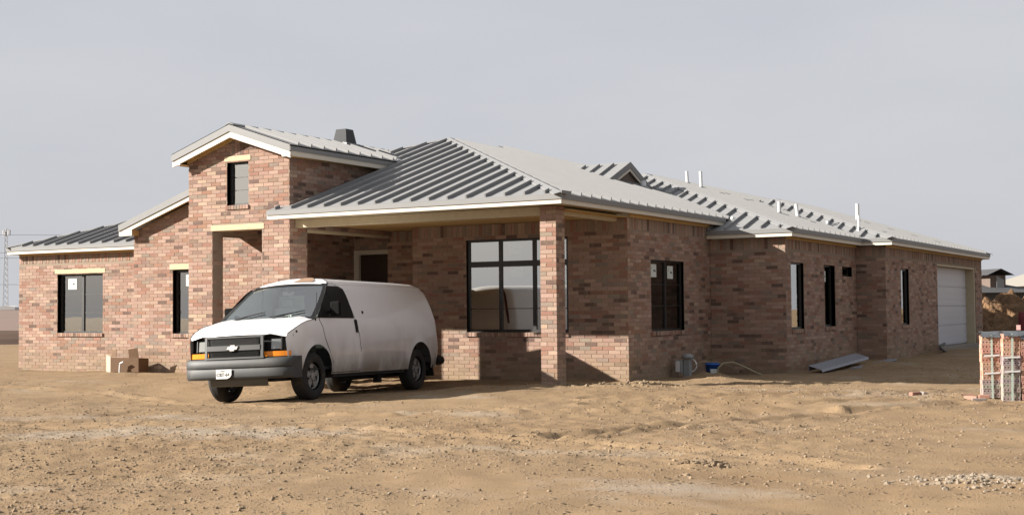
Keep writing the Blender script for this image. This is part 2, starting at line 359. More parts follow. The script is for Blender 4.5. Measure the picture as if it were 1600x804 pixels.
def terrain(x, y):
    x = np.asarray(x, float); y = np.asarray(y, float)
    h = base_h(x, y)
    wx = x + 0.7 * N[7](x * .6, y * .6); wy = y + 0.7 * N[8](x * .6, y * .6)
    near = np.exp(-(np.hypot(x - 3, y + 2) / 45) ** 2)
    keep = 1 - 0.75 * np.exp(-(((x + 3.9) / 1.6) ** 2 + ((y + 1.7) / 3.0) ** 2) ** 2)        # smoother where the van stands
    r = 0.055 * N[0](wx * .45, wy * .45) + 0.03 * N[1](wx * 1.3, wy * 1.3) + 0.024 * N[2](wx * 3.1, wy * 3.1)
    rough = np.clip(0.35 + 1.8 * (N[6](wx * .33, wy * .33) + .18), 0.12, 1.5)
    r += rough * (0.022 * N[3](x * 7.3, y * 7.3) + 0.030 * np.abs(N[4](x * 11.1, y * 11.1)) ** 1.5 + 0.020 * np.clip(N[5](x * 9.0, y * 9.0) - .2, 0, 1) )
    h = h + r * keep * near
    for pts, dep in TRACKS:
        dep = dep * 1.7; d = seg_dist(x + .25 * N[1](x * .9, y * .9), y + .25 * N[2](x * .9, y * .9), pts); h += (-dep * np.exp(-(d / .13) ** 2) + dep * .9 * np.exp(-((d - .26) / .09) ** 2) * (0.7 + 1.2 * N[2](x * 5, y * 5))) * keep
    for cx, cy, rr, hh in LUMPS:
        h += hh * np.exp(-((x - cx) ** 2 + (y - cy) ** 2) / rr ** 2) * (1 + .8 * N[3](x * 6, y * 6))
    return h
def tz(x, y): return float(terrain(np.array([x]), np.array([y]))[0])

def graded(lo, hi, step, outer, k):
    a = list(np.arange(lo, hi + 1e-6, step))
    s = step; v = a[-1]
    while v < outer: s *= k; v += s; a.append(v)
    s = step; v = a[0]; pre = []
    while v > -outer: s *= k; v -= s; pre.append(v)
    return np.array(pre[::-1] + a)
gx = graded(-13.5, 11.5, .05, 900, 1.35)            # across the view
gy1 = list(np.arange(7.5, 17, .045)); s = .045
while gy1[-1] < 44: s *= 1.006; gy1.append(gy1[-1] + s)
while gy1[-1] < 1500: s *= 1.35; gy1.append(gy1[-1] + s)
s = .045; pre = []; v = 7.5
while v > -60: s *= 1.4; v -= s; pre.append(v)
gy = np.array(pre[::-1] + gy1)
U, V = np.meshgrid(gx, gy)
X = CAM.x + U * right.x + V * fwd0.x; Y = CAM.y + U * right.y + V * fwd0.y
Z = np.zeros_like(X)
for i in range(0, X.shape[0], 40): Z[i:i + 40] = terrain(X[i:i + 40], Y[i:i + 40])
nr, nc = X.shape
me = bpy.data.meshes.new('ground'); me.vertices.add(nr * nc)
me.vertices.foreach_set('co', np.stack([X, Y, Z], -1).astype(np.float32).ravel())
idx = np.arange(nr * nc).reshape(nr, nc)
fq = np.stack([idx[:-1, :-1], idx[:-1, 1:], idx[1:, 1:], idx[1:, :-1]], -1).reshape(-1, 4)
me.loops.add(fq.size); me.loops.foreach_set('vertex_index', fq.ravel().astype(np.int32))
me.polygons.add(len(fq)); me.polygons.foreach_set('loop_start', np.arange(0, fq.size, 4, dtype=np.int32))
me.update(); me.validate(); me.shade_smooth()
for a in ((1.0, -9.3, 1.9, .9, .35, .75), (-.8, -10.2, 1.6, .6, .5, .6), (7.2, -11.6, 1.3, .6, .2, .6), (-2.2, -7.4, 1.6, .5, .4, .45), (9.4, -9.8, .8, .5, 0, .7), (-4.5, -8.5, 2.2, .5, .5, .4)):
    patch(G, (0.58, 0.49, 0.39), *a)
crumbs(G, 13, .12, .024, .8); crumbs(G, 30, .30, .014, .8); crumbs(G, 70, .34, .006, .8)
gnd = link('ground', me, 'dirt'); tag(gnd, 'bare tan dirt building site with ruts and clods', 'ground', kind='structure')

# loose clods and stones, uncountable
ico = bmesh.new(); bmesh.ops.create_icosphere(ico, subdivisions=1, radius=1)
iv = np.array([v.co for v in ico.verts]); itri = np.array([[v.index for v in f.verts] for f in ico.faces]); ico.free()
def stones(name, pts, sizes, material, label, seed):
    r = np.random.default_rng(seed); n = len(pts)
    q = iv[None] * (1 + 0.45 * (r.random((n, len(iv), 1)) - .5)) * (0.6 + .8 * r.random((n, 1, 3))) * sizes[:, None, None]
    ang = r.random(n) * 6.28; c, s_ = np.cos(ang)[:, None], np.sin(ang)[:, None]
    q = np.stack([q[..., 0] * c - q[..., 1] * s_, q[..., 0] * s_ + q[..., 1] * c, q[..., 2] * .75], -1)
    z = terrain(pts[:, 0], pts[:, 1])
    q += np.stack([pts[:, 0], pts[:, 1], z + sizes * .12], -1)[:, None]
    vv = q.reshape(-1, 3); ff = (itri[None] + (np.arange(n) * len(iv))[:, None, None]).reshape(-1, 3)
    me = bpy.data.meshes.new(name); me.from_pydata(vv.tolist(), [], ff.tolist()); me.update()
    return tag(link(name, me, material), label, 'gravel', kind='stuff')
def scatter(n, seed, lo, hi, expo=3.0, smax=.03, smin=.006):
    r = np.random.default_rng(seed); out = []
    d = 8.5 + (r.random(n * 3)) ** 1.6 * 24; u = (r.random(n * 3) - .5) * 1.0 * d * .86
    x = CAM.x + u * right.x + d * fwd0.x; y = CAM.y + u * right.y + d * fwd0.y
    dens = N[6](x * .33, y * .33) + .6 * N[1](x * 1.1, y * 1.1)
    ok = (dens > r.random(n * 3) * .7 - .40) & ~((x < .2) & (y > 0)) & ~((x < 3) & (y > 7)) & ~((x < -6) & (y > -.1))
    ok &= ~((x > -5.2) & (x < -2.4) & (y > -4.6) & (y < 1.2))
    x, y = x[ok][:n], y[ok][:n]
    return np.stack([x, y], -1), smin + (smax - smin) * r.random(len(x)) ** expo
p, sz = scatter(26000, 11, 0, 0, 9.0, .021, .0042); stones('dirt_clods', p, sz, 'stone', 'small tan dirt clods strewn over the bare ground', 3)
p, sz = scatter(8000, 12, 0, 0, 9.0, .018, .004); stones('pale_pebbles', p, sz, 'pale_stone', 'pale pebbles and mortar crumbs scattered over the ground', 4)
r = np.random.default_rng(5)
def heap(cx, cy, sx, sy, n, smax, seed, name, m_, label):
    r = np.random.default_rng(seed); q = np.stack([cx + sx * r.normal(size=n), cy + sy * r.normal(size=n)], -1)
    return stones(name, q, .012 + (smax - .012) * r.random(n) ** 2.5, m_, label, seed)
heap(9.25, -10.25, .34, .20, 300, .026, 21, 'mortar_rubble', 'pale_stone', 'low heap of pale mortar rubble on the open dirt')
heap(6.9, -10.1, .10, .08, 130, .034, 22, 'clod_heap', 'stone', 'little heap of brown clods on the open dirt')
heap(.6, .9, .7, .5, 260, .045, 23, 'soil_crumbs', 'stone', 'crumbly soil heaped between the porch column and the wall corner')
heap(6.4, .2, 1.0, .5, 160, .028, 24, 'mortar_crumbs', 'pale_stone', 'pale mortar crumbs on the ground beside the brick packs')

# ------------------------------------------------------------------ the house
HOUSE = thing('brick_house', (-6, 8, 0), 'new single-storey brick house with grey standing-seam metal roof, still being built', 'house')
CH, CL, JT = .0794, .262, .010                     # brick course, brick length with joint, joint
TONES = [((.262, .172, .132), 36), ((.31, .213, .168), 27), ((.228, .120, .084), 17), ((.175, .118, .092), 8), ((.085, .056, .046), 8), ((.19, .155, .125), 8), ((.35, .255, .19), 6)]
def tone():
    k = random.choices(range(len(TONES)), [t[1] for t in TONES])[0]; j = random.uniform(.91, 1.09)
    return tuple(min(.8, (.80 * c + .20 * mc_) * .99 * j * random.uniform(.97, 1.03)) for c, mc_ in zip(TONES[k][0], (.258, .168, .128)))
BRICKS = []                                         # (centre, U, Nrm, half length, half height, front offset, tone, wall part)
def frame_of(P0, P1):
    P0 = Vector((*P0, 0)); P1 = Vector((*P1, 0)); U = (P1 - P0).normalized(); return P0, U, Vector((U.y, -U.x, 0)), (P1 - P0).length
def sub(ivs, a, b):
    out = []
    for s_, e in ivs:
        if b <= s_ or a >= e: out.append((s_, e)); continue
        if a > s_: out.append((s_, a))
        if b < e: out.append((b, e))
    return out
def wall(name, P0, P1, z0, top, openings=(), soldier=False, breaks=(), thick=.11, label=None, shift=0.0):
    P0, U, Nn, L = frame_of(P0, P1); topf = top if callable(top) else (lambda u: top)
    mb = MB(); e = .012; us = sorted({e, L - e, *[min(max(b, e), L - e) for b in breaks], *[min(max(o[k], e), L - e) for o in openings for k in (0, 1)]})
    def pt(u, z, d): return P0 + U * u - Nn * d + Vector((0, 0, z))
    for a, b in zip(us[:-1], us[1:]):
        ivs = [(z0, None)]; mid = (a + b) / 2
        spans = [(z0, 99)]
        for o in openings:
            if o[0] < mid < o[1]: spans = sub(spans, o[2], o[3])
        for s_, t in spans:
            ta, tb = (topf(a) - .004, topf(b) - .004) if t > 50 else (t, t)
            if max(ta, tb) <= s_ + .001: continue
            ta = max(ta, s_ + .002); tb = max(tb, s_ + .002)
            mb.hexa([pt(a, s_, .007), pt(b, s_, .007), pt(b, s_, thick), pt(a, s_, thick), pt(a, ta, .007), pt(b, tb, .007), pt(b, tb, thick), pt(a, ta, thick)])
    part = mb.build(name, 'mortar', HOUSE)
    if label: part['label'] = label
    zt = max(topf(u) for u in np.linspace(0, L, 60)); sold_h = .252 if soldier else 0
    nrow = int((zt - z0) / CH) + 1
    for i in range(nrow):
        zc = z0 + (i + .5) * CH
        lo = z0 + i * CH + JT / 2; hi = z0 + (i + 1) * CH - JT / 2
        okspan = None
        if callable(top):
            uu = np.linspace(0, L, 400); g = uu[np.array([topf(q) for q in uu]) > hi + .004]
            if len(g) == 0: continue
            ivs = [(g[0], g[-1])]
        else:
            if zc > top - sold_h - .02:
                if soldier or hi > top + .01: continue
            ivs = [(0, L)]
        for o in openings:
            if o[2] - .02 < zc < o[3] + .02: ivs = sub(ivs, o[0], o[1])
        off = (i % 2) * CL / 2 + shift + (random.random() - .5) * .02
        for s_, t in ivs:
            k = math.floor((s_ - off) / CL)
            while True:
                a = off + k * CL; b = a + CL; k += 1
                if a >= t: break
                a2 = max(a + JT / 2, s_ + .003); b2 = min(b - JT / 2, t - .003)
                if b2 - a2 < .03: continue
                BRICKS.append((P0 + U * ((a2 + b2) / 2) + Vector((0, 0, zc)), U, Nn, (b2 - a2) / 2, (hi - lo) / 2, random.uniform(-.002, .0015), tone(), part))
    if soldier:
        n = int(L / CH); st = L / n
        for k in range(n):
            u = (k + .5) * st; zc = top - sold_h / 2 + .004
            if any(o[0] < u < o[1] and o[2] < zc < o[3] for o in openings): continue
            BRICKS.append((P0 + U * u + Vector((0, 0, zc)), U, Nn, (st - JT) / 2, sold_h / 2 - .006, -.022 if k % 3 == 2 else .0, tone(), part))
    return part
def window(P0, P1, u0, u1, z0, z1, cols=1, hrows=(), gl='pane_soft', stickers=(), recess=.10, sill=True, transom=None, label=None, fw=.045):
    P0, U, Nn, L = frame_of(P0, P1)
    def pt(u, d, z): return P0 + U * u - Nn * d + Vector((0, 0, z))
    mb = MB()
    def bar(a, b, c, d, d0=recess, d1=recess + .06): mb.hexa([pt(a, d0, c), pt(b, d0, c), pt(b, d1, c), pt(a, d1, c), pt(a, d0, d), pt(b, d0, d), pt(b, d1, d), pt(a, d1, d)])
    bar(u0, u0 + fw, z0, z1); bar(u1 - fw, u1, z0, z1); bar(u0 + fw, u1 - fw, z0, z0 + fw); bar(u0 + fw, u1 - fw, z1 - fw, z1)
    cw = (u1 - u0) / cols
    for k in range(1, cols): bar(u0 + k * cw - .04, u0 + k * cw + .04, z0 + fw, z1 - fw, recess + .002, recess + .058)
    if transom: bar(u0 + fw, u1 - fw, transom - .06, transom + .06, recess + .004, recess + .056)
    w = mb.build('window', 'window_frame', HOUSE)
    if label: w['label'] = label
    bands = [(z0 + fw, z1 - fw)] if not transom else [(z0 + fw, transom - .06), (transom + .06, z1 - fw)]
    for k in range(cols):
        a = u0 + k * cw + (fw if k == 0 else .04); b = u0 + (k + 1) * cw - (fw if k == cols - 1 else .04)
        for q, (c, d) in enumerate(bands):
            m2 = MB(); m2.quad(pt(a, recess + .03, c), pt(b, recess + .03, c), pt(b, recess + .03, d), pt(a, recess + .03, d)); m2.build('pane', gl, w, fix=False)
            if q == 0:
                for h in hrows:
                    m3 = MB(); zc = c + (d - c) * h; m3.hexa([pt(a, recess + .018, zc - .008), pt(b, recess + .018, zc - .008), pt(b, recess + .042, zc - .008), pt(a, recess + .042, zc - .008), pt(a, recess + .018, zc + .008), pt(b, recess + .018, zc + .008), pt(b, recess + .042, zc + .008), pt(a, recess + .042, zc + .008)])
                    m3.build('glazing_bar', 'window_frame', w)
    sd_ = .012 if gl == 'pane_coated' else 0
    for (su, sz, sw, sh) in stickers:
        m2 = MB(); m2.hexa([pt(u0 + su, recess + .024 + sd_, z0 + sz), pt(u0 + su + sw, recess + .024 + sd_, z0 + sz), pt(u0 + su + sw, recess + .027 + sd_, z0 + sz), pt(u0 + su, recess + .027 + sd_, z0 + sz), pt(u0 + su, recess + .024 + sd_, z0 + sz + sh), pt(u0 + su + sw, recess + .024 + sd_, z0 + sz + sh), pt(u0 + su + sw, recess + .027 + sd_, z0 + sz + sh), pt(u0 + su, recess + .027 + sd_, z0 + sz + sh)])
        m2.build('sticker', 'sticker', w)
        m4 = MB()
        for (x_, y_, w_, h_) in ((.52, .42, .22, .16), (.15, .62, .10, .05), (.22, .70, .06, .06), (.78, .40, .08, .13)):
            a, b, c, d = u0 + su + sw * x_, u0 + su + sw * (x_ + w_), z0 + sz + sh * y_, z0 + sz + sh * (y_ + h_)
            m4.quad(pt(a, recess + .0225 + sd_, c), pt(b, recess + .0225 + sd_, c), pt(b, recess + .0225 + sd_, d), pt(a, recess + .0225 + sd_, d))
        m4.build('sticker_print', 'print_black', w, fix=False)
    # both jambs in near-black brown, the recess shade put into the colour
    m5 = MB()
    for a, b in ((u0 - .006, u0), (u1, u1 + .006)): m5.hexa([pt(a, .012, z0), pt(b, .012, z0), pt(b, recess, z0), pt(a, recess, z0), pt(a, .012, z1), pt(b, .012, z1), pt(b, recess, z1), pt(a, recess, z1)])
    m5.build('reveal', 'door_brown', w)
    if sill:
        n = max(2, round((u1 - u0 + .04) / CH)); st = (u1 - u0 + .04) / n
        for k in range(n):
            BRICKS.append((P0 + U * (u0 - .02 + (k + .5) * st) + Vector((0, 0, z0 - .045)), U, Nn, (st - JT) / 2, .042, .032, tone(), w))
    return w
def lintel(P0, P1, u0, u1, z0, z1, d0=-.008, d1=.10):
    P0, U, Nn, L = frame_of(P0, P1)
    def pt(u, d, z): return P0 + U * u - Nn * d + Vector((0, 0, z))
    mb = MB(); mb.hexa([pt(u0, d0, z0), pt(u1, d0, z0), pt(u1, d1, z0), pt(u0, d1, z0), pt(u0, d0, z1), pt(u1, d0, z1), pt(u1, d1, z1), pt(u0, d1, z1)])
    return bevel(mb.build('wooden_lintel', 'lumber', HOUSE), .006, 1)

ZB = -.30                                           # bricks start below grade
def o(u0, u1, za=0.92, zb=2.40): return (u0, u1, za, zb)
Z1, Z2 = 3.27, 2.95                                 # underside of the main and of the lower eaves
S = .327
# left wing, front wall (Y 2.3)
A0, A1 = (-17.13, 2.3), (-12.24, 2.3)
wall('wall', A0, A1, ZB, Z2 - .01, [o(1.45, 3.08)], True)
window(A0, A1, 1.45, 3.08, .92, 2.40, 2, (.33, .667), 'pane_soft', [(.26, 1.10, .30, .27)], label='black two-pane window with a white sticker')
lintel(A0, A1, 1.35, 3.17, 2.415, 2.525)
wall('wall', (-17.13, 9), (-17.13, 2.3), ZB, Z2 - .01, [], True)
# middle bay with the raking roof edge (Y 1.6), runs on behind the entry
B0, B1 = (-12.25, 1.6), (-7.85, 1.6)
def bay_top(u): return min(3.345 + u * S, 4.9)
wall('wall', B0, B1, ZB, bay_top, [o(1.26, 2.30)], False)
window(B0, B1, 1.26, 2.30, .92, 2.38, 1, (.33, .667), 'pane_soft', [(.30, 1.10, .27, .26)], label='black narrow window beside the entry tower')
lintel(B0, B1, 1.16, 2.40, 2.40, 2.53)
wall('wall', (-12.25, 2.9), (-12.25, 1.6), ZB, 3.33, [])
# entry tower
T0, T1 = (-8.95, 0), (-6.17, 0)
def tower_top(u): return 4.635 + (1.39 - abs(u - 1.39)) * S
wall('tower_wall', T0, T1, ZB, tower_top, [(.68, 2.05, ZB - 1, 3.225), (1.09, 1.68, 3.64, 4.55)], False, breaks=(1.39,), thick=.30)
window(T0, T1, 1.09, 1.68, 3.64, 4.55, 1, (.34, .67), 'pane_coated', label='small black window high in the entry tower')
lintel(T0, T1, .64, 2.11, 3.115, 3.235, d1=.30)
lintel(T0, T1, 1.02, 1.75, 4.565, 4.675)
for k in range(4):                                  # soldier bricks under the tower peak
    BRICKS.append((Vector((-7.56 + (k - 1.5) * CH, 0, 4.79)), Vector((1, 0, 0)), Vector((0, -1, 0)), .034, .10, .004, tone(), None))
wall('tower_wall', (-6.17, 0), (-6.17, 5.0), ZB, 4.60, [(.57, 5.1, ZB - 1, 3.10)], False)
wall('tower_wall', (-8.27, 0), (-8.27, 1.6), ZB, 3.55, [(.33, 1.61, ZB - 1, 3.06)], False, thick=.10)
wall('tower_wall', (-8.95, 5), (-8.95, 0), 3.06, 4.62, [], False)
wall('tower_wall', (-8.95, .33), (-8.95, 0), ZB, 3.06, [], False, thick=.05)
wall('tower_wall', (-8.27, .33), (-8.95, .33), ZB, 3.06, [], False, thick=.05)
for a, b in (((-6.17, .57), (-6.45, .57)), ((-6.45, .57), (-6.45, .33)), ((-6.45, .33), (-6.90, .33)), ((-6.90, .33), (-6.90, 0))):
    wall('tower_wall', a, b, ZB, 3.10, [], False, thick=.05)
# entry recess and porch back wall
wall('wall', (-7.85, 1.6), (-7.85, 4.56), ZB, 3.2, [])
wall('wall', (-7.95, 4.4), (-6.0, 4.4), ZB, 3.2, [(.13, 1.45, -.1, 2.84)])
wall('wall', (-6.3, 3.6), (-5.06, 3.6), ZB, 3.2, [], True)
wall('wall', (-5.06, 3.7), (-5.06, 2.8), ZB, 3.2, [])
wall('wall', (-6.3, 4.5), (-6.3, 3.6), ZB, 3.2, [])
P0_, P1_ = (-5.06, 2.8), (.1, 2.8)
wall('wall', P0_, P1_, ZB, 3.2, [(1.38, 3.82, .93, 2.89)], True)
window(P0_, P1_, 1.38, 3.82, .93, 2.89, 3, (.33,), 'pane_coated', [(1.02, 1.15, .32, .26), (1.00, 1.62, .30, .22)], transom=2.36, recess=.05, label='wide black porch window of three bays under transom lights', fw=.06)
# door in the recess
mb = MB(); mb.box(-7.70, -6.62, 4.46, 4.50, -.05, 2.74); dr = mb.build('door', 'door_brown', HOUSE)
mb = MB(); mb.box(-7.848, -7.70, 4.385, 4.47, -.05, 2.84); mb.box(-7.70, -6.5, 4.385, 4.47, 2.74, 2.84); mb.build('door_trim', 'cream_paint', dr)
mb = MB(); mb.tube([(-6.72, 4.45, 1.02), (-6.72, 4.40, 1.02), (-6.84, 4.40, 1.02)], .012, 6); mb.build('handle', 'galvanised', dr)
# right-hand walls
C0, C1 = (.1, 2.8), (.1, 7.32)
wall('wall', C0, C1, ZB, Z1 - .045, [o(1.11, 2.85, .93, 2.41)], True)
window(C0, C1, 1.11, 2.85, .93, 2.41, 2, (.345, .667), 'pane_dark', [(.16, 1.12, .30, .27), (1.03, 1.10, .30, .27)], recess=.06, label='black two-pane window with two stickers in the shaded side wall')
D0, D1 = (.1, 7.17), (1.87, 7.17)
wall('wall', D0, D1, ZB, Z2 - .01, [], True)
E0, E1 = (1.87, 7.17), (1.87, 12.90)
wall('wall', E0, E1, ZB, Z2 - .01, [o(.36, 1.27, .91, 2.41), o(2.84, 3.72, .93, 2.41), (4.34, 5.22, 2.16, 2.40)], True)
window(E0, E1, .36, 1.27, .91, 2.41, 1, (), 'pane_coated', recess=.06, label='tall narrow window next to the wing corner, mirroring the sky')
window(E0, E1, 2.84, 3.72, .93, 2.41, 1, (), 'pane_dark', [(.2, 1.08, .3, .26)], label='tall narrow dark window with a sticker')
window(E0, E1, 4.34, 5.22, 2.16, 2.40, 1, (), 'pane_dark', label='small high dark window', sill=False)
F0, F1 = (1.87, 12.75), (2.62, 12.75)
wall('wall', F0, F1, ZB, Z2 - .01, [], True)
G0, G1 = (2.62, 12.75), (2.62, 25.2)
wall('wall', G0, G1, ZB, Z2 - .01, [o(1.56, 2.42, .91, 2.40), (5.83, 11.36, -.4, 2.64)], True)
window(G0, G1, 1.56, 2.42, .91, 2.40, 1, (), 'pane_coated', recess=.06, label='tall narrow window between the wing corner and the garage door')
wall('wall', (2.62, 25.2), (-10, 25.2), ZB, Z2 - .01, [])
# garage door
gdr = MB(); gdr.box(2.26, 2.30, 18.6, 24.1, .19, .21); gd = gdr.build('garage_door', 'garage_white', HOUSE); gd['label'] = 'white sectional garage door'
for k in range(4):
    mb = MB(); z0 = .215 + k * .595; mb.box(2.285, 2.335, 18.66, 23.98, z0, z0 + .587)
    for q in range(3): mb.box(2.335, 2.342, 18.66, 23.98, z0 + .04 + q * .18, z0 + .19 + q * .18)
    mb.build('door_panel', 'garage_white', gd)
mb = MB(); mb.box(2.20, 2.60, 18.585, 18.655, .12, 2.63); mb.box(2.20, 2.60, 23.985, 24.10, .12, 2.63); mb.box(2.20, 2.605, 18.66, 23.98, 2.585, 2.635); mb.build('door_jamb', 'primed_wood', gd)
mb = MB(); mb.box(1.4, 2.75, 18.58, 24.12, -.25, .185); mb.build('garage_slab', 'concrete', HOUSE)
# porch column, four brick faces
for a, b in (((-.333, 0), (0, 0)), ((0, 0), (0, .333)), ((0, .333), (-.333, .333)), ((-.333, .333), (-.333, 0))):
    wall('porch_column', a, b, ZB, 3.26, [], False, thick=.06, shift=.0 if a[0] == -.333 else .1)
# beams round the porch
mb = MB(); mb.box(-6.16, -.335, .16, .30, 3.115, 3.275); bevel(mb.build('porch_beam', 'primed_wood', HOUSE), .004, 1)
mb = MB(); mb.box(-.26, -.12, .336, 2.79, 3.13, 3.275); bevel(mb.build('porch_beam', 'primed_wood', HOUSE), .004, 1)
mb = MB(); mb.box(-6.40, -6.22, .58, 3.59, 3.05, 3.20); bevel(mb.build('porch_beam', 'primed_wood', HOUSE), .004, 1)
mb = MB(); mb.box(-8.26, .09, .31, 4.5, 3.205, 3.22); mb.build('porch_ceiling', 'soffit_wood', HOUSE)

# eaves: mitred strips along the eave line (outward is right of the path)
def offset(path, d):
    P = [Vector((*p, 0)) for p in path]; out = []
    for i, p in enumerate(P):
        ns = []
        if i > 0: u = (p - P[i - 1]).normalized(); ns.append(Vector((u.y, -u.x, 0)))
        if i < len(P) - 1: u = (P[i + 1] - p).normalized(); ns.append(Vector((u.y, -u.x, 0)))
        if len(ns) == 1: out.append(p - ns[0] * d)
        else:
            b = (ns[0] + ns[1]); b = b / b.dot(ns[0]); out.append(p - b * d)
    return out
def strip(name, path, d0, d1, z0, z1, material, parent=None):
    A, B = offset(path, d0), offset(path, d1); mb = MB()
    z = lambda p, h: Vector((p.x, p.y, h))
    rows = [[z(A[i], z0), z(B[i], z0), z(B[i], z1), z(A[i], z1), z(A[i], z0)] for i in range(len(path))]
    mb.grid(rows)
    mb.quad(rows[0][0], rows[0][1], rows[0][2], rows[0][3]); mb.quad(*rows[-1][:4])
    return mb.build(name, material, parent or HOUSE, weld=True)
def eave(path, zb, ov=.25, soffit=True):
    strip('fascia_board', path, .022, .05, zb, zb + .092, 'cream_paint')
    strip('eave_trim', path, .0, .021, zb + .078, zb + .168, 'trim_metal')
    if soffit:
        strip('soffit', path, .051, ov - .012, zb + .012, zb + .024, 'soffit_wood')
eave([(-6.45, -.39), (.33, -.39), (.33, 7.60)], Z1, .62, False)
strip('soffit', [(-6.15, -.39), (.33, -.39), (.33, 2.75)], .051, .60, Z1 + .012, Z1 + .024, 'primed_wood')
strip('soffit', [(.33, 2.76), (.33, 7.4)], .051, .225, Z1 + .012, Z1 + .024, 'soffit_wood')
strip('frieze_board', [(.13, 2.85), (.13, 7.15)], .0, .02, Z1 - .055, Z1 + .010, 'soffit_wood')
eave([(.115, 6.92), (2.12, 6.92), (2.12, 12.5), (2.87, 12.5), (2.87, 25.45), (-9, 25.45)], Z2, .25)
strip('frieze_board', [(1.90, 7.16), (1.90, 12.70)], .0, .02, Z2 - .045, Z2 + .010, 'soffit_wood')
strip('frieze_board', [(2.65, 12.75), (2.65, 25.2)], .0, .02, Z2 - .045, Z2 + .010, 'soffit_wood')
eave([(-17.33, 9), (-17.33, 2.05), (-12.26, 2.05)], Z2, .25)
strip('frieze_board', [(-17.1, 2.27), (-12.27, 2.27)], .0, .02, Z2 - .045, Z2 + .010, 'soffit_wood')
# tower eaves and rakes
TZ = 4.53
def rake(xa, za, xb, zb, y, thick, hgt, material, name, dy=0.0):
    """board following a slope in the XZ plane; za, zb are its upper edge"""
    mb = MB(); loop = [(xa, y, za), (xb, y, zb), (xb, y, zb - hgt), (xa, y, za - hgt)]
    mb.prism(loop, (0, thick, 0)); return mb.build(name, material, HOUSE)
TX, TW, TY = -7.56, 1.62, -.27
for sgn in (-1, 1):
    xo = TX + sgn * TW; zr = 5.27; ze = zr - TW * S
    rake(xo, ze - .10, TX, zr - .10, TY + .022, .03, .135, 'cream_paint', 'rake_board')
    rake(xo, ze + .045, TX, zr + .045, TY, .021, .155, 'trim_metal', 'rake_trim')
    mb = MB(); xi = xo - sgn * .22; mb.prism([(xo, TY + .020, ze - .20), (xi, TY + .020, ze - .20), (xi, TY + .020, ze - .15), (xo, TY + .020, ze - .20 + .02)], (0, .034, 0)); mb.build('rake_return', 'cream_paint', HOUSE)
    mb = MB(); a, b = sorted((xo, xo - sgn * .02)); mb.box(a, b, TY + .06, 3.9, ze - .19, ze - .06); mb.build('fascia_board', 'cream_paint', HOUSE)
    mb = MB(); a, b = sorted((xo + sgn * .018, xo)); mb.box(a, b, TY + .002, 3.9, ze - .09, ze + .0); mb.build('eave_trim', 'trim_metal', HOUSE)
    mb = MB(); xw = TX + sgn * 1.40
    mb.quad((xo, TY + .05, ze - .17), (TX, TY + .05, zr - .17), (TX, -.012, zr - .17), (xo, -.012, ze - .17)); mb.build('rake_soffit', 'soffit_wood', HOUSE)
    mb = MB(); a, b = sorted((xo - sgn * .021, xw)); mb.box(a, b, TY + .056, 3.9, ze - .185, ze - .172); mb.build('soffit', 'soffit_wood', HOUSE)
    rake(xw, zr - 1.40 * S - .172, TX, zr - .172, -.03, .022, .06, 'soffit_wood', 'frieze_board')
# rake over the middle bay
xa, xb = -12.50, -8.96; za = 3.385
rake(xa, za - .035, xb, za - .035 + (xb - xa) * S, 1.37, .03, .12, 'cream_paint', 'rake_board')
rake(xa, za + .10, xb, za + .10 + (xb - xa) * S, 1.345, .024, .15, 'trim_metal', 'rake_trim')
mb = MB(); mb.prism([(xa, 1.368, za - .16), (xa + .42, 1.368, za - .16), (xa + .42, 1.368, za - .01), (xa, 1.368, za - .14)], (0, .03, 0)); mb.build('rake_return', 'cream_paint', HOUSE)
mb = MB(); mb.box(xa + .40, xa + .43, 1.40, 1.59, za - .16, za - .02); mb.build('rake_return', 'soffit_wood', HOUSE)
mb = MB(); mb.quad((xa, 1.40, za - .10), (xb, 1.40, za - .10 + (xb - xa) * S), (xb, 1.59, za - .10 + (xb - xa) * S), (xa, 1.59, za - .10)); mb.build('rake_soffit', 'soffit_wood', HOUSE)

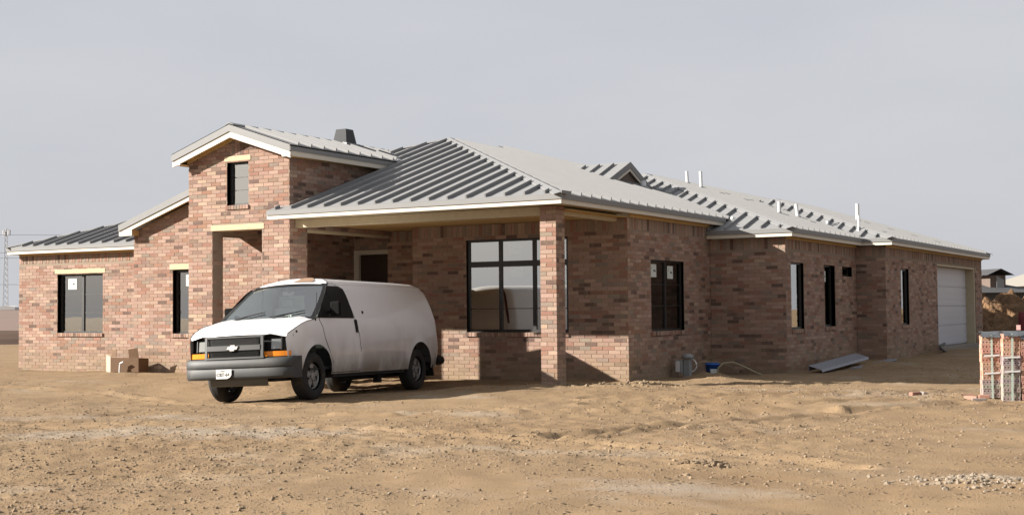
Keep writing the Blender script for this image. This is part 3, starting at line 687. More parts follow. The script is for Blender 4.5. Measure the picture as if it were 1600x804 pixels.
# ------------------------------------------------------------------ roofs
def clip(poly, ax, lim, keep_greater):
    out = []
    for i, p in enumerate(poly):
        q = poly[(i + 1) % len(poly)]; a = p[ax] - lim; b = q[ax] - lim
        if not keep_greater: a, b = -a, -b
        if a >= 0: out.append(p)
        if (a >= 0) != (b >= 0):
            t = a / (a - b); out.append((p[0] + t * (q[0] - p[0]), p[1] + t * (q[1] - p[1])))
    return out
def parea(p): return abs(sum(p[i][0] * p[(i + 1) % len(p)][1] - p[(i + 1) % len(p)][0] * p[i][1] for i in range(len(p)))) / 2
def roof(planes, wid=.415):
    """planes: (polygon, (z0, gx, gy), axis of strips, offset, ribs down-end sign)"""
    deck = MB()
    for poly, (c, gx_, gy_), ax, off in planes:
        deck.quad(*[(x, y, c + gx_ * x + gy_ * y - .03) for x, y in poly])
    d = deck.build('roof', 'trim_metal', HOUSE, fix=False)
    for poly, (c, gx_, gy_), ax, off in planes:
        nz = Vector((-gx_, -gy_, 1)).normalized(); z = lambda p: Vector((p[0], p[1], c + gx_ * p[0] + gy_ * p[1]))
        lo = min(p[ax] for p in poly); hi = max(p[ax] for p in poly)
        k = math.floor((lo - off) / wid)
        while off + k * wid < hi:
            a = off + k * wid; b = a + wid; k += 1
            q = clip(clip(poly, ax, a, True), ax, b, False)
            if len(q) < 3 or parea(q) < .02: continue
            mb = MB(); mb.prism([z(p) - nz * .012 for p in q], nz * .012)
            rb = clip(clip(poly, ax, a, True), ax, a + .032, False)
            if len(rb) >= 3 and parea(rb) > .006 and a >= lo:
                oa = 1 - ax; l0 = min(p[oa] for p in rb); l1 = max(p[oa] for p in rb)
                grad = (gx_, gy_)[oa]
                cut0, cut1 = (.05, .17) if grad > 0 else (.17, .05)
                rb = clip(clip(rb, oa, l0 + cut0, True), oa, l1 - cut1, False)
                if len(rb) >= 3 and parea(rb) > .002: mb.prism([z(p) + nz * .001 for p in rb], nz * .062)
            mb.build('roof_panel', 'roof_metal', d)
    return d
def cap(parent, a, b, n1, n2, w=.15, lift=.022, name='hip_cap'):
    """folded flashing over a hip or ridge; n1, n2 horizontal directions (down each slope) with their fall"""
    a, b = Vector(a), Vector(b); mb = MB()
    for n_ in (n1, n2):
        d = Vector(n_).normalized() * w
        mb.hexa([a + d + Vector((0, 0, lift - .012)), b + d + Vector((0, 0, lift - .012)), b + Vector((0, 0, lift - .012)), a + Vector((0, 0, lift - .012)), a + d + Vector((0, 0, lift)), b + d + Vector((0, 0, lift)), b + Vector((0, 0, lift + .012)), a + Vector((0, 0, lift + .012))])
    return mb.build(name, 'roof_metal', parent)
zm = Z1 + .172; z2 = Z2 + .172
front = (zm + .39 * S, 0, S); rgt = (zm + .33 * S, -S, 0); AP = (-6.34, 6.28); zap = zm + 6.67 * S
lft = (zap + 6.34 * S, S, 0)
PK = (-7.25, 10.2)
main = roof([
    ([(-6.15, -.39), (.33, -.39), (-6.34, 6.28), (-8.2, 4.42), (-8.2, 3.0), (-6.15, 3.0)], front, 0, -6.28),
    ([(-6.45, -.39), (-6.15, -.39), (-6.15, -.02), (-6.45, -.02)], front, 0, -6.28),
    ([(.33, -.39), (.33, 7.90), (-5.1, 13.34), (-5.1, 26), (-6.34, 26), (-6.34, 12.2), PK, (-6.34, 8.6), (-6.34, 6.28)], rgt, 1, -.39),
    ([(-6.34, 6.28), (-6.34, 26), (-12.55, 26), (-12.55, 6.0), (-8.97, 6.0), (-8.97, 3.65)], lft, 1, 1.36),
    ([(-12.52, 1.36), (-8.97, 1.36), (-8.97, 6.0), (-12.52, 6.0)], (lft[0] - .125, S, 0), 1, 1.56)])
fall = lambda x, y: (x, y, -S * math.hypot(x, y))
cap(main, (.33, -.39, zm), (*AP, zap), (-1, -1, -S), (1, 1, -S))
cap(main, (*AP, zap), (-8.2, 4.42, zap - 1.86 * S), (-1, 1, -S), (1, -1, -S))
cap(main, (*AP, zap), (-6.34, 9, zap), (1, 0, -S), (-1, 0, -S), name='ridge_cap')
mb = MB(); mb.prism([(.33 - .02, -.40, zm + .01), (.33 + .01, -.40, zm + .01), (.34, -.05, zm + .01), (.31, -.05, zm + .01)], (0, 0, .05)); mb.build('hip_end', 'trim_metal', main)
# raised rear ridge behind the main hip
zp = rgt[0] - S * PK[0]
mb = MB(); mb.quad((*PK, zp), (-6.34, 8.6, rgt[0] + S * 6.34), (-8.2, 8.6, rgt[0] + S * 6.34)); mb.quad((*PK, zp), (-8.2, 8.6, rgt[0] + S * 6.34), (-8.2, 12.2, rgt[0] + S * 6.34)); mb.quad((*PK, zp), (-8.2, 12.2, rgt[0] + S * 6.34), (-6.34, 12.2, rgt[0] + S * 6.34))
mb.build('roof', 'roof_metal', HOUSE, fix=False)
# wing roofs
w2f = (z2 - 6.92 * S, 0, S); w2r = (z2 + 2.12 * S, -S, 0); z2a = z2 + 6.42 * S
wing = roof([
    ([(.12, 6.92), (2.12, 6.92), (-4.30, 13.34), (-5.10, 13.34), (.32, 7.91), (.12, 7.91)], w2f, 0, .12),
    ([(2.12, 6.92), (2.12, 12.5), (-2.49, 17.11), (-2.49, 26), (-4.30, 26), (-4.30, 13.34)], w2r, 1, 6.92)])
cap(wing, (2.12, 6.92, z2), (-4.30, 13.34, z2a), (-1, -1, -S), (1, 1, -S))
cap(wing, (-4.30, 13.34, z2a), (-4.30, 26, z2a), (1, 0, -S), (-1, 0, -S), name='ridge_cap')
w3f = (z2 - 12.5 * S, 0, S); w3r = (z2 + 2.87 * S, -S, 0); z3a = z2 + 4.62 * S
gar = roof([
    ([(2.12, 12.5), (2.87, 12.5), (-1.75, 17.12), (-2.49, 17.11)], w3f, 0, 2.0),
    ([(2.87, 12.5), (2.87, 25.45), (-1.75, 20.83), (-1.75, 17.12)], w3r, 1, 12.5)])
cap(gar, (2.87, 12.5, z2), (-1.75, 17.12, z3a), (-1, -1, -S), (1, 1, -S))
cap(gar, (-1.75, 17.12, z3a), (-1.75, 20.83, z3a), (1, 0, -S), (-1, 0, -S), name='ridge_cap')
cap(gar, (-1.75, 20.83, z3a), (2.87, 25.45, z2), (1, -1, -S), (-1, 1, -S))
mb = MB(); mb.quad((2.87, 25.45, z2), (-1.75, 20.83, z3a), (-6.3, 20.83, z3a), (-9, 25.45, z2)); mb.build('roof', 'roof_metal', HOUSE, fix=False)
lwf = (z2 - 2.05 * S, 0, S); lwl = (z2 + 17.33 * S, S, 0)
lw = roof([
    ([(-17.33, 2.05), (-12.27, 2.05), (-12.27, 3.77), (-11.2, 4.83), (-11.2, 8.18)], lwf, 0, -17.33 + .12),
    ([(-17.33, 2.05), (-11.2, 8.18), (-11.2, 9.0), (-17.33, 9.0)], (z2 + 17.33 * S, S, 0), 1, 2.05)])
cap(lw, (-17.33, 2.05, z2), (-11.2, 8.18, z2 + 6.13 * S), (1, -1, -S), (-1, 1, -S), w=.12)
# tower roof
zr = 5.315
tl = (zr - TX * S, S, 0); tr = (zr + TX * S, -S, 0)
xo = TX + TW; xi = TX - TW
tw = roof([
    ([(TX, TY), (xo + .02, TY), (xo + .02, 3.55), (TX, 5.35)], tr, 1, TY + .30),
    ([(TX, TY), (TX, 5.35), (xi - .02, 5.35), (xi - .02, TY)], tl, 1, TY + .30)])
cap(tw, (TX, TY, zr), (TX, 5.3, zr), (1, 0, -S), (-1, 0, -S), name='ridge_cap', w=.12)
mb = MB()
for t in np.linspace(0, 1, 2): pass
mb.hexa([(xo + .03, 3.50, tr[0] - S * (xo + .03) + .005), (xo + .10, 3.55, tr[0] - S * (xo + .10) + .0), (TX + .08, 5.45, zr - .015), (TX, 5.35, zr + .005), (xo + .03, 3.50, tr[0] - S * (xo + .03) + .03), (xo + .10, 3.55, tr[0] - S * (xo + .10) + .03), (TX + .08, 5.45, zr + .01), (TX, 5.35, zr + .03)])
mb.build('valley_flashing', 'galvanised', tw)
# little gable on the side slope
dx, dz, dy = -3.35, 5.235, 10.33
gb = MB(); gb.prism([(dx - .12, 9.15, 4.60), (dx - .12, 11.5, 4.60), (dx - .12, dy, 5.06)], (.05, 0, 0)); gw = gb.build('gable_wall', 'far_brick', HOUSE)
dz0 = dz - 1.42 * .45
dorm = roof([
    ([(dx, 8.9), (dx, dy), (-6.4, dy), (-5.4, dy - .1)], (dz - dy * .43, 0, .43), 0, -5.4),
    ([(dx, dy), (dx, 11.75), (-6.4, 11.75), (-6.4, dy)], (dz + dy * .43, 0, -.43), 0, -5.4)])
for sgn in (-1, 1):
    mb = MB(); mb.prism([(dx, dy, dz), (dx, dy + sgn * 1.42, dz - 1.42 * .43), (dx, dy + sgn * 1.42, dz - 1.42 * .43 - .17), (dx, dy, dz - .17)], (.03, 0, 0)); mb.build('rake_trim', 'trim_metal', dorm)
    mb = MB(); mb.prism([(dx - .03, dy, dz - .172), (dx - .03, dy + sgn * 1.2, dz - 1.2 * .43 - .172), (dx - .03, dy + sgn * 1.2, dz - 1.2 * .43 - .24), (dx - .03, dy, dz - .24)], (.045, 0, 0)); mb.build('rake_board', 'cream_paint', dorm)
mb = MB(); mb.box(dx - .04, dx + .02, 9.3, 11.35, 4.58, 4.70); mb.build('gable_flashing', 'galvanised', dorm)
# valley flashing between the main slope and the wing
mb = MB(); a = Vector((.33, 7.90, zm)); b = Vector((-5.1, 13.34, zap - 1.24 * S)); d1 = Vector((.05, .05, .0)); up_ = Vector((0, 0, .012))
mb.hexa([a - d1, b - d1, b + d1, a + d1, a - d1 + up_, b - d1 + up_, b + d1 + up_, a + d1 + up_]); mb.build('valley_flashing', 'dark_steel', main)
mb = MB(); mb.tube([(.36, 7.88, zm + .02), (.46, 7.98, zm + .0), (.50, 8.05, zm - .01)], [.05, .06, .03], 7); mb.build('valley_end', 'pvc', main)
# flue cap on the tower ridge, vent pipes
mb = MB(); cx_, cy_, cz_ = -7.47, 3.55, 5.28
mb.hexa([(cx_ - .2, cy_ - .2, cz_), (cx_ + .2, cy_ - .2, cz_), (cx_ + .2, cy_ + .2, cz_), (cx_ - .2, cy_ + .2, cz_), (cx_ - .14, cy_ - .14, cz_ + .34), (cx_ + .14, cy_ - .14, cz_ + .34), (cx_ + .14, cy_ + .14, cz_ + .34), (cx_ - .14, cy_ + .14, cz_ + .34)])
fc = mb.build('flue_cap', 'flue_metal', HOUSE)
mb = MB(); mb.box(cx_ - .25, cx_ + .25, cy_ - .25, cy_ + .25, cz_ - .14, cz_ + .004); mb.build('flue_flashing', 'galvanised', fc)
def pipe(x, y, z, h, r_=.045, lean=0.0, m_='pvc'):
    mb = MB(); mb.tube([(x, y, z - .1), (x - lean, y, z + h)], r_, 10); pp = mb.build('vent_pipe', m_, HOUSE, smooth=False)
    mb = MB(); mb.tube([(x, y, z - .08), (x, y, z + .02), (x, y, z + .08)], [r_ * 2.6, r_ * 2.2, r_ * 1.2], 10); mb.build('pipe_boot', 'galvanised' if m_ == 'pvc' else m_, pp)
zs2 = lambda x: w2r[0] - S * x
pipe(-3.64, 14.94, zs2(-3.64), .40, lean=.03); pipe(-3.02, 14.45, zs2(-3.02), .52, lean=.02)
pipe(.04, 12.21, zs2(.04), .34); pipe(.15, 13.45, zs2(.15), .40, lean=.06)
pipe(.83, 13.81, w3f[0] + S * 13.81, .16, .04); pipe(1.80, 13.35, w3f[0] + S * 13.35, .38, .03)
pipe(.44, 18.14, w3r[0] - S * .44, .55, .055)
pipe(-2.95, 10.35, rgt[0] + S * 2.95 - .02, .22, .07, lean=.03)

# dark blockers added inside the hollow house to keep out sky and sun
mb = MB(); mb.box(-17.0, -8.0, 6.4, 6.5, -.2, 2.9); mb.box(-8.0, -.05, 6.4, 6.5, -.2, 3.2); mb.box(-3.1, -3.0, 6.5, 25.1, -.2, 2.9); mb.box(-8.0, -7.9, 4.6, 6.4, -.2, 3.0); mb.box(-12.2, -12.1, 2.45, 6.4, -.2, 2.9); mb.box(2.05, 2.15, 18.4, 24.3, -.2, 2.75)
mb.build('room_blocker', 'blocker_dark', HOUSE)
mb = MB(); mb.box(-8.2, -7.0, 1.0, 1.08, 3.56, 4.6); mb.build('room_blocker', 'blocker_dark', HOUSE)  # added dark blocker behind the tower window

# ------------------------------------------------------------------ lay the bricks
MODEL = []
def brick_mesh(col):
    bm = bmesh.new(); bmesh.ops.create_cube(bm, size=2.0); me = bpy.data.meshes.new('brick'); bm.to_mesh(me); bm.free()
    at = me.color_attributes.new('tone', 'FLOAT_COLOR', 'CORNER')
    at.data.foreach_set('color', np.tile(np.array([*col, 1.0], np.float32), len(me.loops)))
    me.materials.append(MATS['brick']); return me
seen = []
for i, b in enumerate(BRICKS):
    c, U_, Nn = b[0], b[1], b[2]; v_ = CAM - c
    if b[7] is None or b[7].name.startswith('window') or c.z < .02: continue
    cosv = v_.normalized().dot(Nn)
    if cosv < .2: continue
    px = v_.length
    if b[7].name.startswith('tower') and c.x < -6.9: continue
    if -6.0 < c.x < -.5 and c.y > 2 and (c.z < 1.9 and c.x < -2.6): continue     # hidden behind the van
    seen.append((b[3] * math.sqrt(cosv) / px, i))
seen.sort(reverse=True)
single = set(i for _, i in seen[:298])
TM = [brick_mesh(tone()) for _ in range(40)]
for i in sorted(single):
    c, U_, Nn, hl, hh, pr, tn, part = BRICKS[i]
    ob = bpy.data.objects.new('brick', random.choice(TM)); COL.objects.link(ob); ob.parent = part
    dep = .015
    ctr = c + Nn * (pr - dep)
    ob.matrix_parent_inverse = Matrix.Identity(4)
    M4 = Matrix((U_ * hl, -Nn * dep, Vector((0, 0, hh)))).transposed().to_4x4(); M4.translation = ctr
    ob.matrix_basis = part.matrix_parent_inverse.inverted() @ M4 if False else M4
rest = [b for i, b in enumerate(BRICKS) if i not in single]
n = len(rest)
c = np.array([b[0] for b in rest]); U_ = np.array([b[1] for b in rest]); Nn = np.array([b[2] for b in rest])
hl = np.array([b[3] for b in rest])[:, None]; hh = np.array([b[4] for b in rest])[:, None]; pr = np.array([b[5] for b in rest])[:, None]
zv = np.array([[0, 0, 1.0]]); vs_ = []
for d in (0, .03):
    for su, sz_ in ((-1, -1), (1, -1), (1, 1), (-1, 1)):
        vs_.append(c + U_ * hl * su + zv * hh * sz_ + Nn * (pr - d))
vv = np.stack(vs_, 1).reshape(-1, 3)
fc_ = np.array([(0, 1, 2, 3), (0, 4, 5, 1), (1, 5, 6, 2), (2, 6, 7, 3), (3, 7, 4, 0)])
ff = (fc_[None] + (np.arange(n) * 8)[:, None, None]).reshape(-1, 4)
me = bpy.data.meshes.new('brickwork'); me.from_pydata(vv.tolist(), [], ff.tolist()); me.update()
at = me.color_attributes.new('tone', 'FLOAT_COLOR', 'CORNER')
cols = np.array([(*b[6], 1.0) for b in rest], np.float32); at.data.foreach_set('color', np.repeat(cols, 20, axis=0).ravel())
bw = link('brickwork', me, 'brick', HOUSE); bw['kind'] = 'stuff'

# ------------------------------------------------------------------ the van
VX = Vector((-3.757, -3.463, -.122)); VSC = 1.029; th = R(277.62); vp_, vr_ = .014, .041
fx = Vector((math.cos(th), math.sin(th), vp_)).normalized(); ly = Vector((-math.sin(th), math.cos(th), vr_)); ly = (ly - fx * ly.dot(fx)).normalized(); uz = fx.cross(ly)
VAN = thing('cargo_van', (0, 0, 0), 'dusty white cargo van with rust on its roof, parked by the porch', 'van')
VAN['origin'] = (0, 0, 0)
VM = Matrix((fx * VSC, ly * VSC, uz * VSC)).transposed().to_4x4(); VM.translation = VX; VAN.matrix_world = VM
def vb(mb, name, material, parent=None, **k): return mb.build(name, material, parent or VAN, **k)
WZ = ([.30, .40, .55, .75, 1.0, 1.2, 1.32, 1.5, 1.7, 1.85, 1.95, 2.02, 2.06, 2.075], [.92, .945, .975, .99, .985, .972, .957, .91, .845, .785, .70, .55, .28, 0.0])
AF = ([.30, .45, .75, 1.0, 1.07, 1.12, 1.18, 1.24, 1.285, 1.32, 1.5, 1.7, 1.86, 1.95, 2.02, 2.06, 2.075], [.60, .76, .84, .86, .84, .76, .63, .47, .28, .0, -.24, -.50, -.70, -.86, -1.02, -1.10, -1.14])
AR = ([.30, .45, .8, 1.3, 1.6, 1.8, 1.92, 2.0, 2.05, 2.075], [-4.56, -4.60, -4.64, -4.62, -4.58, -4.53, -4.48, -4.41, -4.30, -4.18])
WB = -3.72; RA = .47
def wz(z): return float(np.interp(z, *WZ))
def af(z): return float(np.interp(z, *AF))
def ar(z): return float(np.interp(z, *AR))
def zbot(a):
    z = .40
    for c in (.03, WB):
        d = abs(a - c)
        if d < RA: z = max(z, .42 + math.sqrt(RA * RA - d * d) * 1.02)
    return z
def half(a, z):
    w = wz(z); d = a - ar(z)
    if d < .20: w *= 1 - .16 * (1 - d / .20) ** 2
    if a > .45: w *= 1 - .07 * ((a - .45) / .40) ** 2
    e = 0
    for c in (.03, WB):                              # flared arch lip
        q = math.hypot(a - c, (z - .42)) - RA
        if 0 <= q < .09: e = max(e, .014 * (1 - q / .09))
    return w + e
zl = [.30, .36, .40, .46, .52, .58, .64, .70, .76, .82, .88, .94, 1.0, 1.04, 1.08, 1.11, 1.14, 1.18, 1.22, 1.27, 1.32, 1.38, 1.44, 1.5, 1.57, 1.64, 1.7, 1.76, 1.81, 1.86, 1.905, 1.95, 1.985, 2.02, 2.042, 2.06, 2.07, 2.075]
al = sorted(set([round(x, 3) for x in np.arange(-4.66, .88, .06)] + [round(c + RA * math.cos(t), 3) for c in (.03, WB) for t in np.linspace(0, math.pi, 21)] + [round(x, 3) for x in np.linspace(-4.64, -4.40, 9)]), reverse=True)
for side in (1, -1):
    pass
mb = MB()
for side in (1, -1):
    rows = []
    for z in zl:
        row = []
        for a in al:
            aa = min(max(a, ar(z)), af(z)); zz = max(z, zbot(aa))
            if zz != z: aa = min(max(a, ar(zz)), af(zz))
            row.append((aa, side * half(aa, zz), zz))
        rows.append(row)
    mb.grid(rows)
rows = []                                            # rear doors surface
for z in zl:
    zz = max(z, .40); aa = ar(zz); w = half(aa, zz)
    rows.append([(aa - .05 * (1 - t * t), t * w, zz) for t in np.linspace(-1, 1, 13)])
mb.grid(rows)
body = vb(mb, 'body', 'van_paint', smooth=True, weld=True)
def side_pt(a, z, off=.004, side=1): return Vector((a, side * (half(a, z) + off), z))
# hood
rows = []
zh = [1.085, 1.10, 1.12, 1.14, 1.16, 1.18, 1.20, 1.22, 1.24, 1.26, 1.275, 1.29, 1.305, 1.318]
for i, z in enumerate(zh):
    a0 = af(z); w = half(a0, z) - .006; row = []
    for t in np.linspace(-1, 1, 21):
        crown = (1 - t * t); crease = .022 * math.exp(-((abs(t) - .72) / .10) ** 2)
        row.append((a0 + .10 * crown * (1 - .5 * i / 13) - .0, t * w, z + .055 * (1 - abs(t) ** 3) + crease))
    rows.append(row)
nose = [(p[0] + .012, p[1], p[2] - .05) for p in rows[0]]
mb = MB(); mb.grid([nose] + rows); vb(mb, 'hood', 'van_paint', smooth=True)
# roof skin joins at the crown; windscreen
def ws(t, s):                                        # t across -1..1, s up 0..1
    z = 1.345 + s * (1.925 - 1.345); a0 = af(z) + .005; w = wz(z) - .045
    return Vector((a0 + .20 * (1 - t * t) * (1 - .55 * s), t * w, z + .02 * (1 - t * t) * s))
mb = MB(); mb.grid([[ws(t, s_) for t in np.linspace(-1, 1, 17)] for s_ in np.linspace(0, 1, 9)]); vb(mb, 'windscreen', 'windscreen', smooth=True)
mb = MB()                                            # black ceramic border and cowl
for s0, s1 in ((-.06, .03), (.96, 1.03)): mb.grid([[ws(t, s_) + Vector((.006, 0, .002)) for t in np.linspace(-1.04, 1.04, 17)] for s_ in (s0, s1)])
for t0, t1 in ((-1.04, -.95), (.95, 1.04)): mb.grid([[ws(t, s_) + Vector((.007, 0, .003)) for t in (t0, t1)] for s_ in np.linspace(-.03, 1.0, 9)])
mb.grid([[ws(t, -.06) + Vector((.006 + q * .09, 0, .002 - q * .012)) for t in np.linspace(-1.05, 1.05, 17)] for q in (0, 1)])
vb(mb, 'windscreen_seal', 'black_plastic', smooth=True)
ztop = lambda b: float(np.interp(-abs(b), [-.785, -.70, -.55, -.28, 0], [1.85, 1.95, 2.02, 2.06, 2.075]))
mb = MB(); rows = []                                 # roof front over the windscreen
for k, z in enumerate((1.925, 1.96, 2.0, 2.03)):
    s_ = (z - 1.345) / .58; w = wz(z) * .98
    w = min(w, .69 + .0 * k); rows.append([(af(z) + .005 + .20 * (1 - t * t) * .45 * (1 - k / 3.0), t * w, min(z + .035 * (1 - t * t), ztop(t * w) + .004)) for t in np.linspace(-1, 1, 17)])
ztop = lambda b: float(np.interp(-abs(b), [-.785, -.70, -.55, -.28, 0], [1.85, 1.95, 2.02, 2.06, 2.075]))
rows.append([(-1.32, t * .66, ztop(t * .66) + .003) for t in np.linspace(-1, 1, 17)])
mb.grid(rows); vb(mb, 'roof_front', 'van_paint', smooth=True)
mb = MB()
rr_ = []
for k, z in enumerate((1.955, 1.985, 2.015, 2.03)):
    rr_.append([Vector((af(z) + .012 + .09 * (1 - (b / .69) ** 2) * (1 - (k + .9) / 3.9), b + .03 * math.sin(k * 2.1), min(z + .035 * (1 - (b / .69) ** 2), ztop(b)) + .008)) for b in np.linspace(.02 + .05 * k, .42 - .03 * k, 7)])
mb.grid(rr_); vb(mb, 'rust_patch', 'rust', smooth=True)
for g in (0, 1):                                     # wipers
    mb = MB(); y0 = -.55 + g * .72
    P = [ws((y0 + q * .55) / .90, .03 + q * .16) + Vector((.025, 0, .012)) for q in (0, .3, .6, 1.0)]
    mb.tube(P, .009, 6); mb.tube([ws((y0 + .02) / .9, -.05) + Vector((.05, 0, .01)), P[2]], .008, 6); vb(mb, 'wiper', 'black_plastic')
# door glass and its seal
def dg(p, q, off, side):
    z = 1.335 + q * (1.895 - 1.335); a0 = np.interp(q, [0, .9, 1], [-.03, -.62, -.72]); a1 = np.interp(q, [0, .8, .93, 1], [-1.27, -1.22, -1.19, -1.10])
    return side_pt(a0 + (a1 - a0) * p, z, off, side)
for side in (1, -1):
    mb = MB(); mb.grid([[dg(p, q, .008, side) for p in np.linspace(0, 1, 13)] for q in np.linspace(0, 1, 13)]); vb(mb, 'door_window', 'cab_dark' if False else 'door_window_glass', smooth=True) if 'door_window_glass' in MATS else vb(mb, 'door_window', 'black_plastic', smooth=True)
    # door: cut lines, handle
    mb = MB()
    L1 = [side_pt(a, z, .001, side) for a, z in ((-.10, 1.31), (-.18, 1.2), (-.24, 1.0), (-.36, .78), (-.48, .60), (-.46, .42))]
    L2 = [side_pt(a, z, .001, side) for a, z in ((-1.02, 1.93), (-1.16, 1.80), (-1.25, 1.55), (-1.31, 1.3), (-1.40, 1.05), (-1.43, .8), (-1.42, .42))]
    L3 = [side_pt(a, z, .001, side) for a, z in ((-.10, 1.31), (-.40, 1.60), (-.68, 1.88), (-.78, 1.93), (-1.02, 1.94))]
    for L_ in (L1, L2, L3): mb.tube(L_, .0055, 5)
    mb.tube([side_pt(a, .425, .001, side) for a in np.linspace(-.46, -1.42, 8)], .005, 5)
    dd = vb(mb, 'door', 'seam_black')
    mb = MB(); a, z = -1.30, 1.20
    mb.hexa([side_pt(a - .045, z - .11, 0, side), side_pt(a + .02, z - .11, 0, side), side_pt(a + .02, z - .11, .03, side), side_pt(a - .045, z - .11, .03, side), side_pt(a - .02, z + .11, 0, side), side_pt(a + .045, z + .11, 0, side), side_pt(a + .045, z + .11, .03, side), side_pt(a - .02, z + .11, .03, side)])
    bevel(vb(mb, 'handle', 'black_plastic', dd), .008, 2)
    mb = MB(); c = side_pt(-.44, 1.43, .0, side) if side > 0 else side_pt(-.48, 1.42, -.07, side)     # mirror
    mb.tube([c, c + Vector((.03, side * .10, .02))], .022, 7); mm_ = vb(mb, 'mirror_arm', 'black_plastic')
    mb = MB(); mb.obox(c + Vector((.03, side * .17, .055)), (.035, 0, 0), (0, .095, 0), (0, 0, .12)); bevel(vb(mb, 'mirror', 'mirror_black', mm_), .03, 3)
    mb = MB(); mb.quad(c + Vector((-.008, side * .09, -.045)), c + Vector((-.008, side * .25, -.045)), c + Vector((-.008, side * .25, .155)), c + Vector((-.008, side * .09, .155))); vb(mb, 'mirror_glass', 'lens', mm_, fix=False)
    mb = MB(); mb.tube([side_pt(a, z, .002, side) for a, z in ((.82, 1.085), (.76, 1.12), (.63, 1.18), (.47, 1.24), (.28, 1.285), (.02, 1.318))], .006, 5); vb(mb, 'hood_seam', 'seam_black')
# fuel plug, roof gutter, fender bolt, antenna, rear bits
mb = MB(); c = side_pt(-1.62, 1.44, 0); mb.tube([c - Vector((0, .01, 0)), c + Vector((0, .012, 0))], .026, 10); vb(mb, 'lock_plug', 'black_plastic')
mb = MB(); c = side_pt(.62, 1.115, 0); mb.tube([c - Vector((0, .01, 0)), c + Vector((0, .012, 0))], .018, 8); vb(mb, 'side_plug', 'black_plastic')
mb = MB(); c = side_pt(.02, 1.33, .02); mb.tube([c, c + Vector((-.04, 0, .42))], .006, 6); mb.tube([c - Vector((0, .02, .04)), c + Vector((0, 0, .02))], .016, 6); vb(mb, 'antenna', 'black_plastic')
for side in (1, -1):
    mb = MB(); mb.tube([side_pt(a, 1.93 if a < -1 else 1.925, .004, side) for a in np.linspace(-.85, -4.25, 16)], .008, 5); vb(mb, 'roof_gutter', 'van_paint')
    mb = MB(); mb.tube([side_pt(ar(z) + .02, z, -.005, side) for z in (1.22, 1.4, 1.55, 1.7, 1.85, 1.94)], [.022, .03, .03, .028, .025, .02], 6); vb(mb, 'tail_lamp', 'red_lens')
    mb = MB(); mb.hexa([(WB - .62, side * .80, .24), (WB - .58, side * .80, .24), (WB - .58, side * .96, .24), (WB - .62, side * .96, .24), (WB - .55, side * .80, .50), (WB - .51, side * .80, .50), (WB - .51, side * .96, .50), (WB - .55, side * .96, .50)]); vb(mb, 'mud_flap', 'black_plastic')
mb = MB(); mb.grid([[(-4.66 - dx - .05 * (1 - t * t), t * .93, z) for t in np.linspace(-1, 1, 13)] for dx, z in ((-.12, .44), (.08, .44), (.10, .52), (.08, .62), (-.12, .63))]); 
bevel(vb(mb, 'rear_bumper', 'black_plastic', smooth=False), .01, 1)
mb = MB(); mb.quad((-4.52, .78, .50), (-4.74, .93, .44), (-4.76, .93, .62), (-4.54, .94, .63)); mb.tube([(-4.45, .93, .53), (-4.72, .93, .53)], .085, 8); vb(mb, 'rear_bumper_end', 'black_plastic')
# front end: one curved face function
def fr(b, z, off=0.0):
    t = b / .97; return Vector((.925 - .06 * t * t - .075 * t ** 6 - (.02 if z > .98 else 0) + off, b, z))
def patch_f(b0, b1, z0, z1, off, name, material, parent=None, nb=14, dep=.03, slope=0.0):
    mb = MB(); F_ = [[fr(b, z + slope * (b - b0), off) for b in np.linspace(b0, b1, nb)] for z in (z0, z1)]
    B_ = [[p - Vector((dep, 0, 0)) for p in r_] for r_ in F_]
    mb.grid([B_[0], F_[0], F_[1], B_[1], B_[0]])
    mb.quad(F_[0][0], F_[1][0], B_[1][0], B_[0][0]); mb.quad(F_[0][-1], F_[1][-1], B_[1][-1], B_[0][-1])
    return vb(mb, name, material, parent)
patch_f(-.955, .955, .70, 1.075, -.075, 'front_panel', 'black_plastic', nb=30, dep=.05)
gr = patch_f(-.50, .50, .850, .930, .064, 'grille_bar', 'grille_grey')
patch_f(-.56, .56, 1.05, 1.072, .062, 'grille_frame', 'grille_grey'); patch_f(-.56, .56, .715, .742, .064, 'grille_frame', 'grille_grey')
for sgn in (-1, 1): patch_f(sgn * .53 - .022, sgn * .53 + .022, .715, 1.07, .065, 'grille_frame', 'grille_grey', nb=3)
patch_f(-.50, .50, .735, 1.05, .03, 'grille_back', 'black_plastic')
for z0, z1 in ((.742, .850), (.930, 1.05)):         # mesh inserts: diagonal wires
    mb = MB()
    for k in range(-2, 44):
        b = -.5 + k * .0235; 
        for d in (1, -1):
            a0, a1 = b, b + d * (z1 - z0) * .7
            if min(a0, a1) < -.505 or max(a0, a1) > .505: continue
            p0, p1 = fr(a0, z0, .048), fr(a1, z1, .048)
            mb.hexa([p0 + Vector((0, -.0022, 0)), p0 + Vector((0, .0022, 0)), p0 + Vector((-.006, .0022, 0)), p0 + Vector((-.006, -.0022, 0)), p1 + Vector((0, -.0022, 0)), p1 + Vector((0, .0022, 0)), p1 + Vector((-.006, .0022, 0)), p1 + Vector((-.006, -.0022, 0))])
    vb(mb, 'grille_mesh', 'black_plastic')
